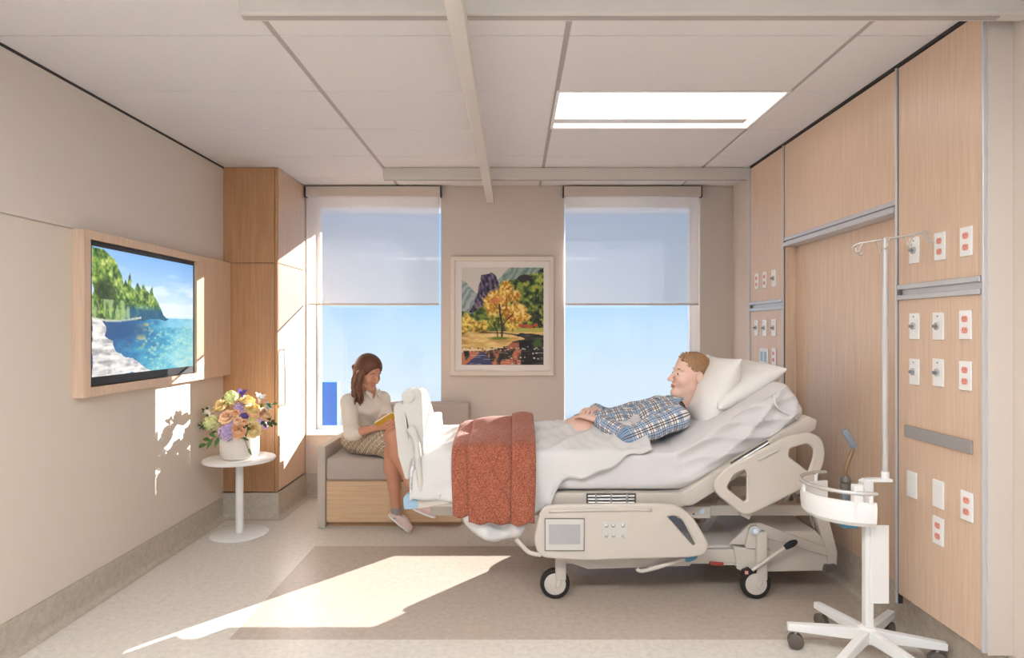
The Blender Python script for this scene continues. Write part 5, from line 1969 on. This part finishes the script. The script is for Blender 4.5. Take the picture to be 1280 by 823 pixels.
S = SDF((-1.40, 4.36, .52), (-.80, 5.05, 1.06), .0055)
S.ell(PEL + V((.0, 0, .03)), (.128, .168, .10), axw, .03)
S.cap(PEL + V((0, 0, .02)), CHE, .118, .112, .05)
S.ell(CHE, (.110, .148, .115), axw, .05)
S.ell(CHE + hv * .07 + V((0, 0, -.005)), (.05, .11, .05), axw, .04)
S.cap(SHR, SHL, .056, .056, .05)
S.cap(NEB + V((0, 0, -.02)), NEB + V((.004, -.006, .02)), .062, .054, .02)
S.chain([SHR, SHR.lerp(ELR, .96)], [.060, .056], .02)
S.cap(SHR.lerp(ELR, .96), ELR.lerp(WRR, .16), .056, .054, .01)
S.chain([SHL, SHL.lerp(ELL, .98)], [.058, .054], .02)
S.cap(ELL, ELL.lerp(WRL, .15), .053, .051, .01)
S.cap(NEB + V((.02, -.02, .05)), CHE + hv * .135 + V((0, 0, .03)), .030, .008, .012, True)      # open neck
S.half(PEL + V((0, 0, -.045)), (0, 0, -1), .01)
S.build('shirt', M_linen, wm, noise=lambda v: crease(v, .006))
# collar points and placket
for s in (-1, 1):
    c0 = NEB + V((0, 0, .030)) + hv * .035 + rt * (.045 * s)
    pts = [c0 + rt * (.012 * s) + V((0, 0, .012)), NEB + hv * .062 + rt * (.018 * s) + V((0, 0, .004)), NEB + hv * .092 + rt * (.040 * s) + V((0, 0, -.038)), c0 + rt * (.022 * s) + hv * .012 + V((0, 0, -.016))]
    MB().prism(pts, hv * .006 + V((0, 0, .002))).build('collar', M_linen, wm, bevel=.001, seg=1)
for k in range(4):
    q = CHE + hv * (.114 + .006 * math.sin(k)) + V((0, 0, .02 - .055 * k))
    MB().tube([q, q + hv * .006], .0055, 10).build('button', M_paper, wm)
for a, b in ((ELR, WRR), (ELL, WRL)):
    q = a.lerp(b, .13)
    dr = (b - a).normalized()
    MB().tube([q - dr * .014, q - dr * .010, q + dr * .016, q + dr * .018], [.050, .0555, .0535, .046], 22).build('sleeve_cuff', M_linen, wm, smooth='auto')

S = SDF((-1.42, 4.30, .42), (-.80, 5.08, .78), .0055)
S.ell(PEL + V((0, 0, .005)), (.150, .190, .115), axw, .03)
S.cap(PEL + V((0, 0, .03)), PEL + V((.01, -.02, .085)), .125, .118, .03)
S.cap(HIPR, HIPR.lerp(KNC, .80), .108, .083, .05)
S.cap(HIPL, HIPL.lerp(KNP, .78), .108, .082, .05)
S.cap(HIPR.lerp(KNC, .3) + V((-.02, -.02, -.03)), HIPR.lerp(KNC, .72) + V((-.01, -.02, -.03)), .075, .060, .05)
S.half((0, 0, .508), (0, 0, -1), .01)
def skirt_uv(v):
    a = (v[:, 0] * .72 - v[:, 1] * .69)
    b = v[:, 2] - v[:, 1] * .35
    return np.stack([(a + b) * .707, (a - b) * .707, a * 0], 1)
S.build('skirt', M_skirt, wm, noise=lambda v: crease(v, .003), vecfun=skirt_uv)

# hair: cap with a parting and long waves over the shoulder
f_, r_, u_ = axh
S = SDF(V((-1.28, 4.42, .84)), V((-.90, 4.86, 1.30)), .004)
S.ell(Lw(-.014, 0, .042), (.110, .090, .094), axh, .01)
S.ell(Lw(-.045, 0, -.02), (.080, .082, .100), axh, .03)
S.ell(Lw(.098, 0, -.030), (.062, .085, .096), axh, .010, True)
S.ell(Lw(.045, 0, -.115), (.085, .066, .085), axh, .010, True)
rndh = random.Random(3)
for k in range(26):
    q = k / 25
    side = 1
    st0 = Lw(.030 - .11 * q, .078 - .03 * q, .025 - .02 * (k % 3))
    ph = rndh.uniform(0, 6)
    ends = P(446 + 9 * rndh.random() - 3 * q, 497 + 11 * rndh.random(), 4.575 + .07 * q)
    pts = []
    for j in range(9):
        t_ = j / 8
        p = st0.lerp(ends, t_) + V((-.030 * math.sin(PI * t_), -.018 * math.sin(PI * t_), 0)) * (.5 + .6 * q)
        p += V((.010 * math.sin(t_ * 9 + ph), .008 * math.cos(t_ * 8 + ph), 0)) * t_
        pts.append(p)
    S.chain(pts, [.0125 - .0075 * (j / 8) for j in range(9)], .005)
for k in range(12):                                              # strands down the back
    st0 = Lw(-.10, -.06 + .011 * k, .0)
    e = NEB + V((-.075 + .008 * k, .045 - .006 * k, -.03 - .02 * rndh.random()))
    S.chain([st0, st0.lerp(e, .5) + V((-.02, .01, 0)), e], [.018, .016, .006], .010)
S.build('hair', M_hair_w, wm)

# shoes and socks
def shoe(heel, toe, ank, up, name_i):
    d = (toe - heel).normalized()
    up = (V(up) - d * V(up).dot(d)).normalized()
    sd = d.cross(up)
    lo = V((min(heel.x, toe.x) - .1, min(heel.y, toe.y) - .1, min(heel.z, toe.z, ank.z) - .1))
    hi = V((max(heel.x, toe.x) + .1, max(heel.y, toe.y) + .1, max(heel.z, toe.z, ank.z) + .12))
    Ln = (toe - heel).length
    s = SDF(lo, hi, .004)
    s.cap(heel + up * .040 + d * .03, ank, .036, .034, .02)
    s.cap(heel + up * .036 + d * .03, heel + d * (Ln * .55) + up * .034, .034, .034, .02)
    s.cap(heel + d * (Ln * .5) + up * .032, toe - d * .032 + up * .024, .036, .028, .02)
    s.half(heel + up * .004, -up, .004)
    s.half(ank + (ank - heel).normalized() * .002, (ank - heel - d * .05), .004)
    so = s.build('shoe', M_shoe, wm)
    z = SDF(lo, hi, .004)
    z.cap(heel + up * .006 + d * .03, heel + d * (Ln * .5) + up * .006, .036, .035, .01)
    z.cap(heel + d * (Ln * .5) + up * .006, toe - d * .034 + up * .006, .038, .033, .01)
    z.half(heel + up * .014, up, .003)
    z.half(heel, -up, .003)
    z.build('sole', M_white, so)
    for k in range(4):
        c = heel + d * (Ln * (.48 + .09 * k)) + up * (.070 - .010 * k)
        MB().tube([c - sd * .018, c + up * .003, c + sd * .018], .0028, 6).build('lace', M_white, so, smooth=True)


shoe(V((-.893, 4.470, .118)), V((-.735, 4.435, .003)), ANP + V((-.002, -.004, -.015)), V((.45, 0, .85)), 0)
shoe(V((-.705, 4.392, .185)), V((-.540, 4.362, .125)), ANC + V((.004, 0, -.014)), V((.25, 0, .95)), 1)
MB().tube([ANP + V((.008, -.004, -.045)), ANP + V((0, 0, -.01)), ANP + V((0, 0, .025))], [.036, .037, .0365], 18).build('sock', M_sock, wm, smooth='auto')
MB().tube([ANC + V((.030, -.006, -.03)), ANC, ANC + V((-.012, 0, .026))], [.036, .037, .0365], 18).build('sock', M_sock, wm, smooth='auto')

# the book in her hands
bk = thing('book', (-.862, 4.385, .765), 'yellow covered book held open in the reading woman\'s hands', 'book')
bc = V((-.858, 4.405, .795))
ba, bn = V((.80, -.25, .50)).normalized(), V((-.45, .30, .84))
bn = (bn - ba * bn.dot(ba)).normalized()
bs = ba.cross(bn).normalized()
for s in (-1, 1):
    tn = (bs * s + bn * .22).normalized()
    nn = (bn - tn * bn.dot(tn)).normalized()
    c = bc + tn * .052
    MB().obox(c, tn, ba, nn, .052, .080, .0022).build('cover', M_book, bk, bevel=.001, seg=1)
    MB().obox(c + nn * .0075, tn, ba, nn, .049, .076, .005).build('pages', M_paper, bk, bevel=.001, seg=1)

# ---------------- man lying in the bed
mn = thing('person', (.75, BC, .79), 'man in a blue plaid shirt lying in the bed, propped against pillows', 'person')
HM = V((1.062, 3.80, 1.168))
fm_, um_ = V((-.965, -.20, .10)), V((.16, 0, .98))
PLM, BEL, CHM, NBM = V((.40, 3.80, .845)), V((.60, 3.80, .868)), V((.84, 3.80, .908)), V((.980, 3.80, .972))
SN, SF = V((.925, 3.575, .935)), V((.925, 4.025, .945))
EN, EF = V((.622, 3.475, .842)), V((.610, 4.110, .865))
WN, WF = V((.490, 3.640, .915)), V((.500, 3.900, .940))
axm = (V((.93, 0, .36)), V((0, 1, 0)), V((-.36, 0, .93)))
S = SDF((-.56, 3.36, .76), (1.24, 4.26, 1.32), .0048)
S.ell(PLM, (.12, .155, .075), axm, .03)
S.cap(PLM, BEL, .072, .072, .04)
S.ell(CHM, (.16, .155, .085), axm, .05)
S.cap(SN, SF, .050, .050, .04)
S.cap(NBM - V((.01, 0, .02)), HM + V((.012, 0, -.075)), .055, .055, .025)
S.chain([SN, EN, WN], [.048, .040, .027], .012)
S.chain([SF, EF, WF], [.048, .040, .027], .012)
for y in (3.70, 3.90):
    S.chain([V((.38, y, .810)), V((-.02, y - .02 * (y < BC) + .02 * (y > BC), .805)), V((-.40, y, .800))], [.055, .040, .030], .02)
    S.cap(V((-.40, y, .800)), V((-.445, y, .803)), .028, .022, .02)
Lm, axn = head_sdf(S, HM, fm_, um_, 1.10, False)
hand_sdf(S, WN, V((-.62, .60, .14)), V((-.1, .1, -1)), -1, .32, 1.05, .10, .35)
hand_sdf(S, WF, V((-.42, -.80, .10)), V((-.1, -.1, -1)), 1, .30, 1.05, .10, .35)
S.build('body', M_skin_m, mn)
head_extras(mn, Lm, axn, 1.10, simple('brow_fair', (150, 110, 78), .7), False)

SEGS = ((PLM, NBM, .14), (SN, EN, .055), (EN, WN, .048), (SF, EF, .055), (EF, WF, .048))
def plaid_uv(v):
    best, out = np.full(len(v), 9.0), np.zeros((len(v), 3))
    for i, (a, b, rad) in enumerate(SEGS):
        a_, ba_ = np.array(a), np.array(b - a)
        L_ = np.linalg.norm(ba_)
        t = np.clip((v - a_) @ ba_ / L_ ** 2, 0, 1)
        w = v - a_ - t[:, None] * ba_
        d = np.linalg.norm(w, axis=1) - rad
        dn = V(b - a).normalized()
        e1 = dn.cross(V((0, 0, 1))).normalized()
        e2 = dn.cross(e1)
        if i == 0:
            around = v[:, 1]
        else:
            around = np.arctan2(w @ np.array(e1), w @ np.array(e2)) * rad
        m = d < best
        best[m] = d[m]
        out[m] = np.stack([(t * L_ + .02 * i)[m], (around + .03 * i)[m], 0 * t[m]], 1)
    return out


S = SDF((.36, 3.34, .76), (1.16, 4.28, 1.14), .005)
S.cap(PLM, BEL, .086, .086, .04)
S.ell(BEL, (.16, .170, .085), axm, .04)
S.ell(CHM, (.185, .178, .105), axm, .05)
S.cap(SN, SF, .066, .066, .05)
S.cap(NBM - V((.015, 0, .02)), NBM + V((.012, 0, .020)), .072, .060, .02)
S.chain([SN, SN.lerp(EN, .5), EN], [.068, .062, .056], .025)
S.chain([EN, EN.lerp(WN, .88)], [.056, .044], .015)
S.chain([SF, SF.lerp(EF, .5), EF], [.068, .062, .056], .025)
S.chain([EF, EF.lerp(WF, .88)], [.056, .044], .015)
S.cap(NBM + V((-.045, 0, .06)), CHM + V((-.03, 0, .115)), .034, .010, .012, True)
S.build('plaid_shirt', M_plaid, mn, noise=lambda v: crease(v, .0045, .8), vecfun=plaid_uv)
for s in (-1, 1):
    b0 = NBM + V((.02, s * .058, .045))
    pts = [b0 + V((.010, s * .006, .012)), NBM + V((-.055, s * .020, .060)), NBM + V((-.095, s * .060, .038)), b0 + V((-.03, s * .028, -.012))]
    mb = MB().prism(pts, V((-.004, 0, .007)))
    o = mesh_obj('collar', mb.v, mb.f, M_plaid, mn, False, vecattr=[((p.x + p.y), (p.z + p.y * .5), 0) for p in mb.v])
for a, b in ((EN, WN), (EF, WF)):
    dr = (b - a).normalized()
    q = a.lerp(b, .88)
    mb = MB().tube([q - dr * .02, q - dr * .018, q + dr * .022, q + dr * .024], [.040, .0455, .0440, .036], 20)
    mesh_obj('shirt_cuff', mb.v, mb.f, M_plaid, mn, True, vecattr=[(p.x * 1.2, p.y * 1.2, 0) for p in mb.v])

# short hair, swept up at the front
f_, r_, u_ = axn
S = SDF(HM - V((.17, .17, .14)), HM + V((.18, .17, .20)), .0038)
sc = 1.10
S.ell(Lm(-.018, 0, .042), (.100 * sc, .080 * sc, .085 * sc), axn, .01)
S.ell(Lm(-.060, 0, -.012), (.060 * sc, .074 * sc, .078 * sc), axn, .03)
S.ell(Lm(.105, 0, -.012), (.060 * sc, .11 * sc, .088 * sc), axn, .008, True)
S.ell(Lm(.035, 0, -.085), (.075 * sc, .11 * sc, .080 * sc), axn, .010, True)
S.ell(Lm(.026, 0, -.046), (.066 * sc, .14 * sc, .066 * sc), axn, .006, True)
rndh = random.Random(9)
for k in range(150):
    a = rndh.uniform(-1, 1)
    fr_ = rndh.uniform(-.10, .072)
    if fr_ > .015: a *= .55
    b0 = Lm(fr_ - .012, a * .066, .105 - 1.1 * abs(a) ** 2.2 * .05 - 3.4 * max(0, -fr_ - .03) ** 1.5 - 1.2 * max(0, fr_ - .04))
    tip = b0 + (f_ * rndh.uniform(.008, .030) + u_ * rndh.uniform(.006, .024) + r_ * rndh.uniform(-.008, .008))
    S.cap(b0, tip, .0085, .003, .002)
def ruffle(c, amp, fa, fb):
    def fn(v):
        d = v - np.array(tuple(c))
        n = d / np.linalg.norm(d, axis=1)[:, None]
        a = np.arctan2(n[:, 1], n[:, 2])
        w = np.sin(fa * a + 9 * n[:, 0] + 2 * np.sin(14 * n[:, 0])) * .6 + np.sin(fb * a - 17 * n[:, 0]) * .4
        return n * (amp * w)[:, None]
    return fn


S.build('hair', M_hair_m, mn, noise=ruffle(HM, .0010, 23, 41))
